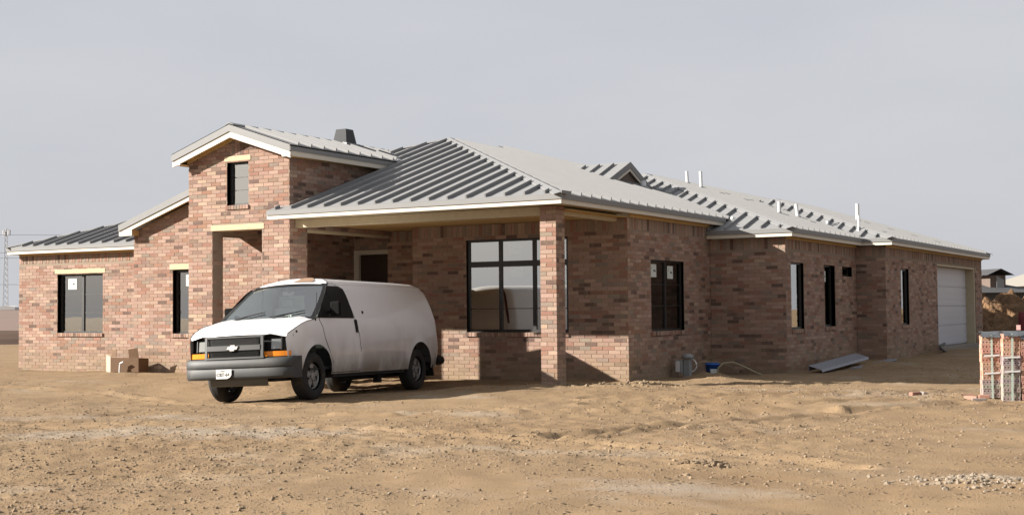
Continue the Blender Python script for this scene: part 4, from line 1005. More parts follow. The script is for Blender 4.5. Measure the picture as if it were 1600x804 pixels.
# bow-tie shaped badge, as it looks
E_ = [(-.105, -.005), (-.055, .022), (-.048, .022), (-.048, .045), (.048, .045), (.048, .022), (.118, .022), (.105, .005), (.052, -.022), (.048, -.022), (.048, -.045), (-.048, -.045), (-.048, -.022), (-.118, -.022)]
E_ = [(-.085, .026), (-.036, .026), (-.036, .050), (.052, .050), (.052, .026), (.115, .026), (.085, -.026), (.036, -.026), (.036, -.050), (-.052, -.050), (-.052, -.026), (-.115, -.026)]
mb = MB(); mb.prism([fr(0, .89, .066) + Vector((0, y * .95, z * .92)) for y, z in E_], (.014, 0, 0)); vb(mb, 'badge', 'emblem')
mb = MB(); mb.prism([fr(0, .89, .0645) + Vector((0, y * 1.09, z * 1.18)) for y, z in E_], (.004, 0, 0)); vb(mb, 'badge_rim', 'black_plastic')
for sgn in (-1, 1):
    lo_, hi_ = sorted((sgn * .63, sgn * .79))
    patch_f(lo_, hi_, .85, 1.01, -.05, 'headlight', 'lens', nb=8, dep=.02)
    patch_f(sgn * .80 - .006, sgn * .80 + .006, .84, 1.03, -.03, 'headlight_divider', 'grille_grey', nb=3)
    lo_, hi_ = sorted((sgn * .44, sgn * .955))
    patch_f(lo_, hi_, .735, .815, .002, 'turn_signal', 'amber', nb=12, dep=.03)
# bumper wraps round to the arches
def bump_row(prof_off, z):
    pts = []
    for t in np.linspace(-1, 1, 33):
        b = t * 1.005; a = 1.0 - .05 * t * t - .10 * abs(t) ** 7 + prof_off
        pts.append(Vector((a, b, z)))
    for s_, end in ((-1, 0), (1, -1)): pass
    pre = [Vector((q, -1.005 - 0.0, z)) for q in (.54, .66, .78)]; post = [Vector((q, 1.005, z)) for q in (.78, .66, .54)]
    return pre + pts + post
mb = MB(); mb.grid([bump_row(d, z) for d, z in ((-.10, .385), (-.03, .39), (-.005, .43), (-.005, .555), (-.018, .562), (-.018, .570), (.0, .577), (-.006, .66), (-.035, .715), (-.12, .728))])
bevel(vb(mb, 'front_bumper', 'van_plastic', smooth=True), .004, 1)
mb = MB(); mb.grid([[Vector((.90 - .05 * t * t - off, t * .55, z)) for t in np.linspace(-1, 1, 15)] for off, z in ((.0, .39), (.03, .28), (.10, .27))]); vb(mb, 'air_dam', 'grille_grey', smooth=True)
# number plate
mb = MB(); pl = [fr(b, z, .085) for b, z in ((-.315, .405), (-.10, .405), (-.045, .43), (-.02, .465), (-.015, .555), (-.315, .555))]; mb.prism(pl, (.006, 0, 0)); plate = vb(mb, 'number_plate', 'plate_white')
def text(body, size, material, parent, M4, name='lettering'):
    cu = bpy.data.curves.new(name, 'FONT'); cu.body = body; cu.size = size; cu.extrude = .0008
    tmp = bpy.data.objects.new('tmp', cu); me = bpy.data.meshes.new_from_object(tmp); bpy.data.objects.remove(tmp)
    me.transform(M4); me.materials.clear(); me.materials.append(MATS[material])
    ob = bpy.data.objects.new(name, me); COL.objects.link(ob); ob.parent = parent; ob.matrix_parent_inverse = Matrix.Identity(4); return ob
TM4 = Matrix(((0, 0, 1), (1, 0, 0), (0, 1, 0))).to_4x4()
T = TM4.copy(); T.translation = Vector((fr(0, .45).x + .0925, -.305, .445)); text('CBT-64', .078, 'print_black', plate, T)
T = TM4.copy(); T.translation = Vector((fr(0, .45).x + .0925, -.235, .518)); text('TEXAS', .030, 'print_black', plate, T)
# wheels
def wheel(a, side):
    c = Vector((a, side * .80, .385)); R_ = .385
    mb = MB(); prof = [(.225, -.10), (.235, -.125), (.30, -.128), (.355, -.115), (R_, -.085), (R_ + .001, -.03), (R_, .0), (R_ + .001, .03), (R_, .085), (.355, .115), (.30, .128), (.235, .125), (.225, .10)]
    mb.lathe(prof, 'y', 40, c); ty = vb(mb, 'wheel', 'tyre', smooth=True)
    for k in range(36):                               # tread blocks as grooves cut dark
        pass
    mb = MB(); o_ = side * .118
    mb.lathe([(.222, -.10), (.218, .06), (.205, .075), (.19, .055)] if side > 0 else [(.222, .10), (.218, -.06), (.205, -.075), (.19, -.055)], 'y', 36, c)
    mb.lathe([(.0, side * .095), (.055, side * .09), (.062, side * .05)], 'y', 20, c)
    for k in range(5):                                # broad spokes between round openings
        t = 2 * math.pi * k / 5 + .3; d = Vector((math.cos(t), 0, math.sin(t))); e = Vector((-math.sin(t), 0, math.cos(t)))
        y0 = Vector((0, side * .045, 0)); y1 = Vector((0, side * .075, 0))
        mb.hexa([c + d * .05 - e * .045 + y0, c + d * .05 + e * .045 + y0, c + d * .205 + e * .062 + y0, c + d * .205 - e * .062 + y0, c + d * .05 - e * .045 + y1, c + d * .05 + e * .045 + y1, c + d * .205 + e * .055 + y1 * .95, c + d * .205 - e * .055 + y1 * .95])
    vb(mb, 'rim', 'rim', ty)
    mb = MB(); mb.lathe([(.0, side * .02), (.20, side * .02)], 'y', 24, c); vb(mb, 'brake_disc', 'chassis', ty, fix=False)
    for k in range(6):
        t = 2 * math.pi * k / 6; p = c + Vector((math.cos(t) * .085, side * .088, math.sin(t) * .085)); mb = MB(); mb.tube([p, p + Vector((0, side * .015, 0))], .011, 6); vb(mb, 'wheel_nut', 'chassis', ty)
for a in (.03, WB):
    for side in (1, -1): wheel(a, side)
# underbody
mb = MB(); mb.box(-4.4, .72, -.62, .62, .33, .50); mb.box(-3.2, -.6, -.90, .90, .345, .44); mb.box(-4.45, -4.2, -.88, .88, .36, .45); mb.box(.5, .78, -.5, .5, .35, .5)
for c in (.03, WB): mb.box(c - .49, c + .49, -.66, .66, .40, .95); mb.tube([(c, -.75, .385), (c, .75, .385)], .05, 8)
mb.box(-2.75, -2.62, .55, .66, .18, .36); mb.tube([(-1.6, .45, .30), (-4.2, .45, .32)], .05, 8)
vb(mb, 'chassis', 'chassis')
# cab: dash, wheel, seats, load partition
mb = MB(); rows = [[(af(1.33) - .02 + .16 * (1 - t * t) - q * .42, t * .88, 1.335 - .02 * q + .03 * math.sin(q * 3)) for t in np.linspace(-1, 1, 11)] for q in (0, .3, .6, 1)]
mb.grid(rows); mb.grid([[(-.44, t * .88, z) for t in (-1, 1)] for z in (1.31, .95)]); dsh = vb(mb, 'dashboard', 'cab_grey', fix=False)
mb = MB(); c = Vector((-.52, .42, 1.28)); ax1 = Vector((0, 1, 0)); ax2 = Vector((.5, 0, .87)); mb.tube([c + (ax1 * math.cos(t) + ax2 * math.sin(t)) * .19 for t in np.linspace(0, 2 * math.pi, 25)], .014, 6); mb.tube([c - ax1 * .18, c + ax1 * .18], .014, 6); mb.tube([c, c + Vector((.2, 0, -.12))], .03, 6); vb(mb, 'steering_wheel', 'cab_dark')
for y in (.42, -.42):
    mb = MB(); mb.obox((-1.05, y, .90), (.24, 0, 0), (0, .24, 0), (0, 0, .08)); mb.obox((-1.24, y, 1.25), (.05, 0, -.0), (0, .23, 0), (-.07, 0, .33)); mb.obox((-1.33, y, 1.67), (.035, 0, 0), (0, .12, 0), (-.01, 0, .08)); bevel(vb(mb, 'seat', 'cab_grey'), .03, 2)
mb = MB(); zz_ = [.5, 1.0, 1.3, 1.6, 1.8, 1.93]; mb.prism([(-1.56, wz(z) - .05, z) for z in zz_] + [(-1.56, -(wz(z) - .05), z) for z in zz_[::-1]], (.03, 0, 0)); vb(mb, 'load_partition', 'cab_dark')
mb = MB(); mb.quad((-1.525, -.75, 1.30), (-1.525, -.18, 1.30), (-1.525, -.18, 1.80), (-1.525, -.70, 1.80)); vb(mb, 'partition_panel', 'cab_pale', fix=False)
mb = MB(); mb.box(-1.5, .1, -.88, .88, .48, .52); vb(mb, 'cab_floor', 'cab_dark')
mb = MB(); mb.obox((-.72, .0, 1.80), (.015, 0, 0), (0, .11, 0), (0, 0, .035)); mb.tube([(-.70, 0, 1.82), (-.66, 0, 1.90)], .012, 6); vb(mb, 'rear_view_mirror', 'cab_dark')
mb = MB(); c = ws(.52, .06) - Vector((.03, 0, 0)); mb.obox(c, (.01, 0, 0), (0, .05, 0), (0, 0, .022)); vb(mb, 'windscreen_sticker', 'sticker')

# ------------------------------------------------------------------ brick packs at the right edge
def pack_mesh(col, holes=5, w=.243, h=.0635, d=.085):
    """brick lying with its cored face forward: a plate with real square holes and dark bottoms"""
    mb = MB(); dark = []
    hw = .0185; gap = w / holes
    xs = [0]
    for k in range(holes): xs += [gap * (k + .5) - hw / 2, gap * (k + .5) + hw / 2]
    xs.append(w); zs = [0, h / 2 - hw / 2, h / 2 + hw / 2, h]
    for i in range(len(xs) - 1):
        for j in range(3):
            hole = (j == 1 and i % 2 == 1); x0, x1, z0, z1 = xs[i], xs[i + 1], zs[j], zs[j + 1]
            if not hole: mb.quad((x0, 0, z0), (x1, 0, z0), (x1, 0, z1), (x0, 0, z1))
            else:
                e = .05
                mb.quad((x0, 0, z0), (x0, e, z0), (x1, e, z0), (x1, 0, z0)); mb.quad((x0, 0, z1), (x1, 0, z1), (x1, e, z1), (x0, e, z1))
                mb.quad((x0, 0, z0), (x0, 0, z1), (x0, e, z1), (x0, e, z0)); mb.quad((x1, 0, z0), (x1, e, z0), (x1, e, z1), (x1, 0, z1)); dark.append(len(mb.f)); mb.quad((x0, e, z0), (x1, e, z0), (x1, e, z1), (x0, e, z1))
    mb.quad((0, 0, h), (w, 0, h), (w, d, h), (0, d, h)); mb.quad((0, 0, 0), (0, d, 0), (w, d, 0), (w, 0, 0)); mb.quad((0, 0, 0), (0, 0, h), (0, d, h), (0, d, 0)); mb.quad((w, 0, 0), (w, d, 0), (w, d, h), (w, 0, h)); mb.quad((0, d, 0), (0, d, h), (w, d, h), (w, d, 0))
    me = mb.mesh('brick', fix=False)
    at = me.color_attributes.new('tone', 'FLOAT_COLOR', 'CORNER'); arr = np.tile(np.array([*col, 1], np.float32), (len(me.loops), 1))
    for f in dark:
        p = me.polygons[f]; arr[p.loop_start:p.loop_start + 4] = (.012, .008, .006, 1)  # shade inside the holes put into the colour of their bottoms
    at.data.foreach_set('color', arr.ravel()); me.materials.append(MATS['pack_brick']); return me
PT = [(.40, .205, .145), (.37, .235, .18), (.35, .185, .135), (.29, .22, .18), (.25, .21, .185), (.42, .245, .18)]
PM_A = [pack_mesh(tuple(c * random.uniform(.9, 1.1) for c in t)) for t in PT for _ in range(2)]
PM_R, PM_G = PM_A[:6] + PM_A[10:], PM_A[6:10]
def brick_pack(name, px, py, ang, cols, rows, label, kinds, lean=0.0):
    t = thing(name, (px, py, tz(px, py)), label, 'brick stack', 'strapped brick packs'); t.rotation_euler = (0, lean, ang)
    t['origin'] = (0, 0, 0)
    for dlay in range(2):
        for r_ in range(rows):
            for c in range(cols):
                pool = kinds(r_, c)
                ob = bpy.data.objects.new('brick', random.choice(pool)); COL.objects.link(ob); ob.parent = t
                ob.location = (c * .246 + random.uniform(-.006, .006), dlay * .10 + random.uniform(-.007, .004), r_ * .0655 + .01)
                ob.rotation_euler = (0, 0, random.uniform(-.015, .015))
    H = rows * .0655 + .012; W = cols * .246
    mb = MB(); x = W * .52 + random.uniform(-.02, .02)
    mb.box(x - .014, x + .014, -.016, -.011, .0, H + .006); mb.box(x - .014, x + .014, -.016, .22, H + .0, H + .006); mb.box(x - .014, x + .014, .215, .22, .0, H + .006); mb.build('strap', 'strap', t)
    for k in range(2):
        z = H * (.38 + .30 * k) + random.uniform(-.05, .05); mb = MB(); mb.hexa([(x - .12, -.022, z), (x + .10, -.024, z + .012), (x + .10, -.018, z + .012), (x - .12, -.016, z), (x - .10, -.022, z + .025), (x + .11, -.024, z + .036), (x + .11, -.018, z + .036), (x - .10, -.016, z + .025)]); mb.build('corner_guard', 'white_plastic', t)
    mb = MB(); rows_ = [[(W * u + random.uniform(-.02, .02), -.035 + v * .33, H + .010 + random.uniform(0, .02) - (.05 if v < .01 else 0)) for u in np.linspace(-.03, 1.03, 7)] for v in (0, .12, .5, .9, 1.0)]
    mb.grid(rows_); mb.build('cover_sheet', 'tarp', t, smooth=True)
    return t
PX, PY, PA = 7.42, -.52, R(22)
ux, uy = math.cos(PA), math.sin(PA)
mixk = lambda r_, c: PM_R if r_ > 3 else (PM_G if r_ < 2 else PM_A)
mixk2 = lambda r_, c: PM_G if r_ < 10 else PM_R
brick_pack('brick_pack', PX, PY, PA, 1, 14, 'single-column strapped pack of cored red bricks, nearest the garage', mixk)
brick_pack('brick_pack', PX + .275 * ux + .04, PY + .275 * uy - .16, PA, 1, 15, 'strapped brick column of mostly grey cored bricks with red ones on top', mixk2, R(1.0))
brick_pack('brick_pack', PX + .55 * ux + .03, PY + .55 * uy - .16, PA, 2, 14, 'double-column strapped pack of cored red bricks beside the grey column', lambda r_, c: PM_R)
t0 = tz(PX + .3, PY)
brick_pack('brick_pack', PX + .15 * ux - .22, PY + .15 * uy + .55, PA, 5, 15, 'wide strapped pack of red bricks standing behind the narrow packs', lambda r_, c: PM_R)
def loose_brick(x, y, z, rx, rz, label, m_i):
    bm = bmesh.new(); bmesh.ops.create_cube(bm, size=1.0); bmesh.ops.scale(bm, vec=(.20 if m_i else .15, .075, .055), verts=bm.verts); me = bpy.data.meshes.new('loose_brick'); bm.to_mesh(me); bm.free()
    at = me.color_attributes.new('tone', 'FLOAT_COLOR', 'CORNER'); at.data.foreach_set('color', np.tile(np.array([*[q * .72 for q in PT[m_i]], 1], np.float32), len(me.loops))); me.materials.append(MATS['pack_brick'])
    ob = bpy.data.objects.new('loose_brick', me); COL.objects.link(ob); ob.location = (x, y, tz(x, y) + .024 + z); ob.rotation_euler = (rx, 0, rz); bevel(ob, .006, 1)
    return tag(ob, label, 'brick', 'loose bricks on the dirt')
loose_brick(6.78, -.50, 0, 0, R(10), 'lone red brick lying on the dirt away from the packs', 0)
loose_brick(6.36, -.22, 0, 0, R(65), 'dull red loose brick lying flat among mortar crumbs', 2)
loose_brick(6.47, -.12, 0, R(20), R(120), 'grey tilted loose brick among mortar crumbs', 4)
loose_brick(7.44, -.93, 0, 0, R(24), 'fallen brown brick in front of the brick packs', 4)
loose_brick(7.50, -.86, .055, 0, R(18), 'red brick lying on top of the fallen brown brick', 0)
loose_brick(7.28, -.66, 0, 0, R(-12), 'fallen brick leaning in front of the brick packs', 5)
loose_brick(7.18, -.42, .01, R(35), R(40), 'tilted dark brick at the left foot of the brick packs', 2)
mb = MB(); mb.box(-.03, .03, -.008, .008, 0, .075); tg = mb.build('paper_tag', 'pink_tag'); tg.location = (PX + .42, PY + .62, t0 + 15 * .0655 + .05); tag(tg, 'small pink tag standing on top of the wide brick pack', 'tag')

# ------------------------------------------------------------------ things along the house
# cardboard carton, open, against the middle bay
cbx, cby = -12.22, 1.18; cz = tz(cbx, cby)
t = thing('cardboard_carton', (cbx, cby, cz), 'open brown cardboard carton standing against the sunny brick wall', 'carton')
def part_box(name, m_, pts8, parent): mb = MB(); mb.hexa([Vector(p) + Vector((cbx, cby, cz)) for p in pts8]); return mb.build(name, m_, parent)
def slab(x0, y0, x1, y1, z0, za, zb, th_=.008): return [(x0, y0, z0), (x1, y1, z0), (x1, y1 + th_, z0), (x0, y0 + th_, z0), (x0, y0, za), (x1, y1, zb), (x1, y1 + th_, zb), (x0, y0 + th_, za)]
part_box('front_side', 'cardboard', slab(-.10, -.22, .62, -.05, 0, .34, .33), t); part_box('back_side', 'cardboard', slab(-.12, .12, .60, .28, 0, .30, .30), t)
part_box('left_side', 'paper_pale', slab(-.35, -.12, -.11, -.22, 0, .40, .36), t); part_box('right_side', 'cardboard', slab(.62, -.04, .60, .27, 0, .33, .31), t)
part_box('flap', 'cardboard', [(.36, -.10, .33), (.62, -.05, .33), (.62, -.04, .33), (.36, -.09, .33), (.38, -.14, .53), (.63, -.10, .56), (.63, -.09, .56), (.38, -.13, .53)], t)
part_box('flap', 'cardboard', [(-.22, -.10, .36), (-.02, -.12, .35), (-.02, -.11, .35), (-.22, -.09, .36), (-.20, -.08, .50), (-.04, -.10, .53), (-.04, -.09, .53), (-.20, -.07, .50)], t)
mb = MB(); cx_, cy_ = -12.02, .95; cz2 = tz(cx_, cy_); mb.tube([(cx_, cy_, cz2), (cx_ + .01, cy_, cz2 + .13), (cx_ + .01, cy_, cz2 + .19)], [.022, .022, .014], 10); mb.tube([(cx_ + .01, cy_, cz2 + .20), (cx_ + .10, cy_ + .02, cz2 + .245)], .022, 8); tag(mb.build('foam_gun', 'white_plastic'), 'small white bottle with a nozzle standing in front of the carton', 'bottle')
# utility box on a post
ubx, uby = .45, 4.95; uzv = tz(ubx, uby)
t = thing('utility_pedestal', (ubx, uby, uzv), 'grey electrical box on a short capped post by the shaded wall', 'utility box')
mb = MB(); mb.box(ubx - .07, ubx + .07, uby - .07, uby + .07, uzv - .2, uzv + .40); bevel(mb.build('post', 'grey_box', t), .01, 2)
mb = MB(); mb.lathe([(0.0, .50), (.07, .495), (.125, .455), (.13, .40), (0, .40)], 'z', 18, (ubx, uby, uzv)); mb.build('cap', 'grey_box', t, smooth=True)
mb = MB(); mb.box(ubx - .22, ubx - .075, uby - .16, uby + .06, uzv + .10, uzv + .36); bx_ = bevel(mb.build('meter_box', 'grey_box', t), .012, 2)
mb = MB(); mb.box(ubx - .205, ubx - .11, uby - .178, uby - .163, uzv + .12, uzv + .34); bevel(mb.build('cover', 'white_plastic', bx_), .006, 2)
mb = MB(); mb.tube([(ubx + .07 + .12 * math.sin(q) , uby + .02, uzv + .25 - .13 * math.cos(q) * -1) for q in np.linspace(0, math.pi, 12)], .014, 7); mb.build('conduit_loop', 'white_plastic', t)
# blue bucket
bx2, by2 = .62, 5.9; bz2 = tz(bx2, by2)
t = thing('bucket', (bx2, by2, bz2), 'blue plastic bucket half hidden behind a dirt mound', 'bucket')
mb = MB(); mb.lathe([(0, .0), (.125, .0), (.15, .27), (.158, .27), (.158, .30), (.145, .30), (.13, .31), (0, .32)], 'z', 24, (bx2, by2, bz2 - .04)); mb.build('shell', 'blue_plastic', t, smooth=True)
mb = MB(); mb.grid([[(bx2 + .152 * math.cos(a) * (1 + .06 * (z - .1)), by2 + .152 * math.sin(a) * (1 + .06 * (z - .1)), bz2 + z) for a in np.linspace(R(-85), R(-15), 8)] for z in (.02, .15)]); mb.build('label', 'sticker', t, fix=False)
# hose and wire
P = [(.80, 5.75, .0), (.80, 5.78, .17), (.90, 5.86, .27), (1.08, 5.98, .27), (1.30, 6.10, .17), (1.52, 6.22, .04), (1.62, 6.26, .0)]
mb = MB(); mb.tube([(x, y, z + tz(x, y)) for x, y, z in P], .020, 8); tag(mb.build('hose', 'hose', smooth=True), 'stiff tan hose arching over the dirt beside the bucket', 'hose')
P = [(.52, 5.05, .28), (.60, 5.4, .33), (.80, 5.75, .31), (.98, 6.1, .20), (1.06, 6.3, .02)]
mb = MB(); mb.tube([(x, y, z + tz(.7, 5.6)) for x, y, z in P], .008, 6); tag(mb.build('cable', 'hose', smooth=True), 'thin cable looping from the utility box over the bucket', 'cable')
# long grey trough lying by the wing
t = thing('metal_trough', (2.45, 8.6, tz(2.45, 8.6)), 'long grey bent sheet-metal trim lying on the dirt by the wing', 'metal trim')
zb_ = tz(2.4, 8.2)
a, b = Vector((2.28, 7.35, zb_ + .03)), Vector((2.42, 10.6, zb_ + .20)); dv = (b - a).normalized(); sd = Vector((dv.y, -dv.x, 0)).normalized()
for nm, off0, off1, dz0, dz1 in (('side', 0, .02, .0, .12), ('flange', .02, .30, .11, .03), ('lip', .30, .32, .03, -.02)):
    mb = MB(); e = Vector((0, 0, .006)); p = [a + sd * off0 + Vector((0, 0, dz0)), b + sd * off0 + Vector((0, 0, dz0)), b + sd * off1 + Vector((0, 0, dz1)), a + sd * off1 + Vector((0, 0, dz1))]
    mb.hexa([*p, *[q + e for q in p]]); mb.build(nm, 'grey_beam', t)
mb = MB(); mb.hexa([(2.75, 9.0, zb_ + .0), (2.95, 9.0, zb_ + .0), (3.05, 12.0, zb_ + .1), (2.85, 12.0, zb_ + .1), (2.75, 9.0, zb_ + .04), (2.95, 9.0, zb_ + .04), (3.05, 12.0, zb_ + .14), (2.85, 12.0, zb_ + .14)]); tag(mb.build('plank', 'grey_beam'), 'flat grey board lying beside the bent metal trim', 'board')
# bent bracket by the garage
zg = tz(3.0, 18)
mb = MB(); mb.tube([(2.72, 18.9, zg + .20), (2.95, 17.2, zg + .17), (3.15, 16.4, zg + .12)], .035, 6); mb.tube([(3.15, 16.4, zg + .12), (3.05, 17.6, zg - .02)], .035, 6); tag(mb.build('bent_rail', 'dark_steel'), 'dark bent steel rail lying beside the garage door', 'rail')

# ------------------------------------------------------------------ behind and beyond
def at(px_, d, z=0.0):                                # a point at forward distance d under an image column
    u = (px_ - 800) / F * d; return Vector((CAM.x + right.x * u + fwd0.x * d, CAM.y + right.y * u + fwd0.y * d, z))
# excavated soil heap
mc = at(1588, 48); n_ = 150; rows = []
for i in range(n_):
    row = []
    for j in range(n_):
        u = (i / (n_ - 1) - .5) * 13; v = (j / (n_ - 1) - .5) * 9; rr = math.hypot(u / 5.6, v / 3.8)
        x = mc.x + right.x * u + fwd0.x * v; y = mc.y + right.y * u + fwd0.y * v
        row.append((x, y, u, v, rr))
    rows.append(row)
A = np.array(rows); hh_ = 1.42 * np.clip(1 - A[..., 4] ** 1.7, 0, 1) ** .8
hh_ *= 1 + .35 * N[1](A[..., 0] * .8, A[..., 1] * .8) + .35 * N[2](A[..., 0] * 2.1, A[..., 1] * 2.1)
hh_ += (hh_ > .05) * (.40 * N[3](A[..., 0] * 3.7, A[..., 1] * 3.7) + .30 * N[4](A[..., 0] * 5, A[..., 1] * 5) + .16 * N[5](A[..., 0] * 9, A[..., 1] * 9))
mb = MB(); mb.grid([[(A[i, j, 0], A[i, j, 1], float(hh_[i, j]) - .05) for j in range(n_)] for i in range(n_)])
tag(mb.build('soil_heap', 'mound_dirt', smooth=True), 'big heap of excavated brown soil behind the brick packs', 'soil heap')
# person-size red sheet at the frame edge
rc = at(1606, 40); mb = MB(); mb.grid([[(rc.x + right.x * u + fwd0.x * .1 * math.sin(u * 9 + z), rc.y + right.y * u + fwd0.y * .1 * math.sin(u * 9 + z), z) for u in np.linspace(-.35, .6, 10)] for z in np.linspace(-.1, 1.2, 8)])
rs = mb.build('red_tarp', 'red_cloth', smooth=True); rs.modifiers.new('solid', 'SOLIDIFY').thickness = .02; tag(rs, 'dark red tarp hanging in front of the soil heap', 'tarp')
# two neighbouring houses
def house2(name, px_, d, w, dep, hwall, hroof, wm, rm, label, yaw=0.0):
    c = at(px_, d); t = thing(name, tuple(c), label, 'house', 'houses beyond the site'); ux_ = (right * math.cos(yaw) + fwd0 * math.sin(yaw)); uy_ = (fwd0 * math.cos(yaw) - right * math.sin(yaw))
    def P(u, v, z): return c + ux_ * u + uy_ * v + Vector((0, 0, z))
    mb = MB(); mb.hexa([P(-w, -dep, -.3), P(w, -dep, -.3), P(w, dep, -.3), P(-w, dep, -.3), P(-w, -dep, hwall), P(w, -dep, hwall), P(w, dep, hwall), P(-w, dep, hwall)]); mb.build('wall', wm, t)
    e = .5; mb = MB(); r0 = [P(-w - e, -dep - e, hwall), P(w + e, -dep - e, hwall), P(w + e, dep + e, hwall), P(-w - e, dep + e, hwall)]; k = min(w, dep) * .98; a_, b_ = P(-w + k, 0, hwall + hroof), P(w - k, 0, hwall + hroof)
    mb.quad(r0[0], r0[1], b_, a_); mb.quad(r0[1], r0[2], b_); mb.quad(r0[2], r0[3], a_, b_); mb.quad(r0[3], r0[0], a_); mb.quad(*r0); mb.build('roof', rm, t)
    for u in (-.5, .1, .6):
        mb = MB(); x = w * u; mb.hexa([P(x - .5, -dep - .04, 1), P(x + .5, -dep - .04, 1), P(x + .5, -dep + .02, 1), P(x - .5, -dep + .02, 1), P(x - .5, -dep - .04, 2.3), P(x + .5, -dep - .04, 2.3), P(x + .5, -dep + .02, 2.3), P(x - .5, -dep + .02, 2.3)]); mb.build('window', 'window_frame', t)
    return t, P
t, P = house2('neighbour_house', 1503, 95, 2.2, 6, 2.3, 1.2, 'far_brick', 'slate_roof', 'dark-roofed brick house with a small upper gable, beyond the soil heap', R(10))
mb = MB(); mb.hexa([P(-.4, -4.5, 2.6), P(.75, -4.5, 2.6), P(.75, -2, 2.6), P(-.4, -2, 2.6), P(-.4, -4.5, 3.5), P(.75, -4.5, 3.5), P(.75, -2, 3.5), P(-.4, -2, 3.5)]); dm = mb.build('dormer', 'far_brick', t)
mb = MB(); mb.quad(P(-.9, -5, 3.5), P(.15, -5, 3.95), P(.15, -1, 3.95), P(-.9, -1, 3.5)); mb.quad(P(1.15, -5, 3.5), P(.15, -5, 3.95), P(.15, -1, 3.95), P(1.15, -1, 3.5)); mb.build('dormer_roof', 'slate_roof', dm, fix=False)
mb = MB(); mb.box(0, 0, 0, 0, 0, 0); mb = MB(); mb.hexa([P(.05, -4.56, 2.6), P(.6, -4.56, 2.6), P(.6, -4.5, 2.6), P(.05, -4.5, 2.6), P(.05, -4.56, 3.2), P(.6, -4.56, 3.2), P(.6, -4.5, 3.2), P(.05, -4.5, 3.5)]); mb.build('dormer_window', 'grey_box', dm)
house2('neighbour_house', 1680, 105, 5.2, 5, 2.9, 2.2, 'beige_wall', 'tan_roof', 'beige house with a tan roof beyond the soil heap', R(0))
# field rising on the far left
fa, fb = at(-260, 110, .1), at(330, 110, .1); fc2, fd = at(330, 420, 3.1), at(-260, 420, 3.1); fe, ff2 = at(330, 900, 4.2), at(-260, 900, 4.2)
mat('field_soil', (0.26, 0.165, 0.12), 0.95, noise=0.2, nscale=.15)
mb = MB(); mb.grid([[fa, fb], [fd, fc2], [ff2, fe]]); fo = mb.build('field', 'field_soil', fix=False); tag(fo, kind='structure')
for k, (d, h) in enumerate(((62, .25), (76, .3), (90, .3))):
    a, b = at(-120, d), at(200, d + 4); mb = MB(); mb.hexa([a + Vector((0, -1, -.1)), b + Vector((0, -1, -.1)), b + Vector((0, 1, -.1)), a + Vector((0, 1, -.1)), a + Vector((0, -.2, h)), b + Vector((0, -.2, h)), b + Vector((0, .2, h)), a + Vector((0, .2, h))]); bo = mb.build('soil_ridge', 'field_soil'); tag(bo, kind='structure')
# lattice mast
mt = at(9, 420, 3.0); t = thing('radio_mast', tuple(mt), 'thin lattice radio mast on the horizon left of the house', 'mast'); Hm = 25.0
legs = []
for k in range(3):
    an = 2 * math.pi * k / 3; legs.append(lambda z, an=an: mt + Vector((math.cos(an), math.sin(an), 0)) * (1.0 - .55 * z / Hm) + Vector((0, 0, z)))
    mb = MB(); mb.tube([legs[-1](0), legs[-1](Hm)], .10, 5); mb.build('leg', 'tower_steel', t)
mb = MB()
for i in range(14):
    for k in range(3): mb.tube([legs[k](i * Hm / 14), legs[(k + 1) % 3]((i + 1) * Hm / 14)], .05, 4)
mb.build('lacing', 'tower_steel', t)
mb = MB()
for u in (-1.5, -.9, 0, .9, 1.5): mb.box(mt.x + u - .2, mt.x + u + .2, mt.y - .2, mt.y + .2, mt.z + Hm - 1.4 + abs(u) * .1, mt.z + Hm + .9 - abs(u) * .3)
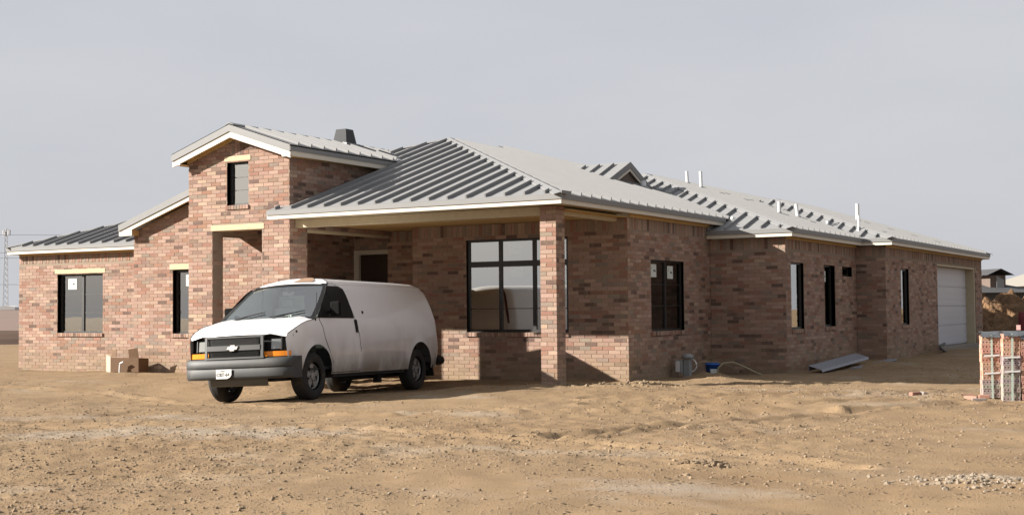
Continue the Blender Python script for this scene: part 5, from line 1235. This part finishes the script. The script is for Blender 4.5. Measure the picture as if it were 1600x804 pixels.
mb.box(mt.x - 1.7, mt.x + 1.7, mt.y - .12, mt.y + .12, mt.z + Hm - .9, mt.z + Hm - .7); mb.build('antenna', 'tower_steel', t)
# overhead wires between far poles
for k, (z, dz_) in enumerate(((19.0, -1.6), (15.6, -1.4), (14.6, -1.3), (9.6, -.9))):
    a, b = at(-900, 250), at(900, 250); P = []
    for q in np.linspace(0, 1, 25):
        p = a.lerp(b, q); p.z = z - 4 * 2.4 * q * (1 - q) + 4.6 * (q - .5) * -.6; P.append(p)
    mb = MB(); mb.tube(P, .035, 4); tag(mb.build('overhead_wire', 'wire'), ['topmost overhead wire crossing above the radio mast', 'overhead wire passing just above the antennas of the mast', 'overhead wire passing through the antennas of the mast', 'lowest overhead wire crossing the mast halfway up'][k], 'wire', 'overhead wires')
# small bare trees and a white shed on the horizon
for k, (px_, d, h) in enumerate(((44, 430, 7.5), (52, 440, 6.5), (60, 436, 6.0), (36, 450, 4.5))):
    c = at(px_, d, 2.8); t = thing('bare_tree', tuple(c), ['tallest bare tree on the far horizon beside the radio mast', 'middle-sized bare tree right behind the tallest one on the horizon', 'bare tree on the horizon closest to the house wall', 'lowest bare bush on the horizon between mast and trees'][k], 'tree', 'bare trees on the horizon'); r_ = random.Random(k)
    mb = MB(); mb.tube([c, c + Vector((.2, 0, h * .45))], [.25, .15], 6); mb.build('trunk', 'bark', t)
    mb = MB()
    for q in range(60):
        a = c + Vector((.1, 0, h * r_.uniform(.2, .5))); an = r_.uniform(0, 6.28); b = a + Vector((math.cos(an) * r_.uniform(.5, 2.2), math.sin(an) * r_.uniform(.5, 2.2), h * r_.uniform(.15, .5))); mb.tube([a, (a + b) / 2 + Vector((0, 0, .3)), b], [.09, .07, .04], 4)
    mb.build('crown', 'bark', t)
c = at(10, 400, 3.0); mb = MB(); mb.prism([c + right * -3, c + right * 2.5, c + right * 2.5 + Vector((0, 0, .9)), c + right * -.2 + Vector((0, 0, 1.3)), c + right * -3 + Vector((0, 0, .9))], fwd0 * 6); tag(mb.build('shed', 'white_plastic'), 'low white shed on the horizon below the radio mast', 'shed')
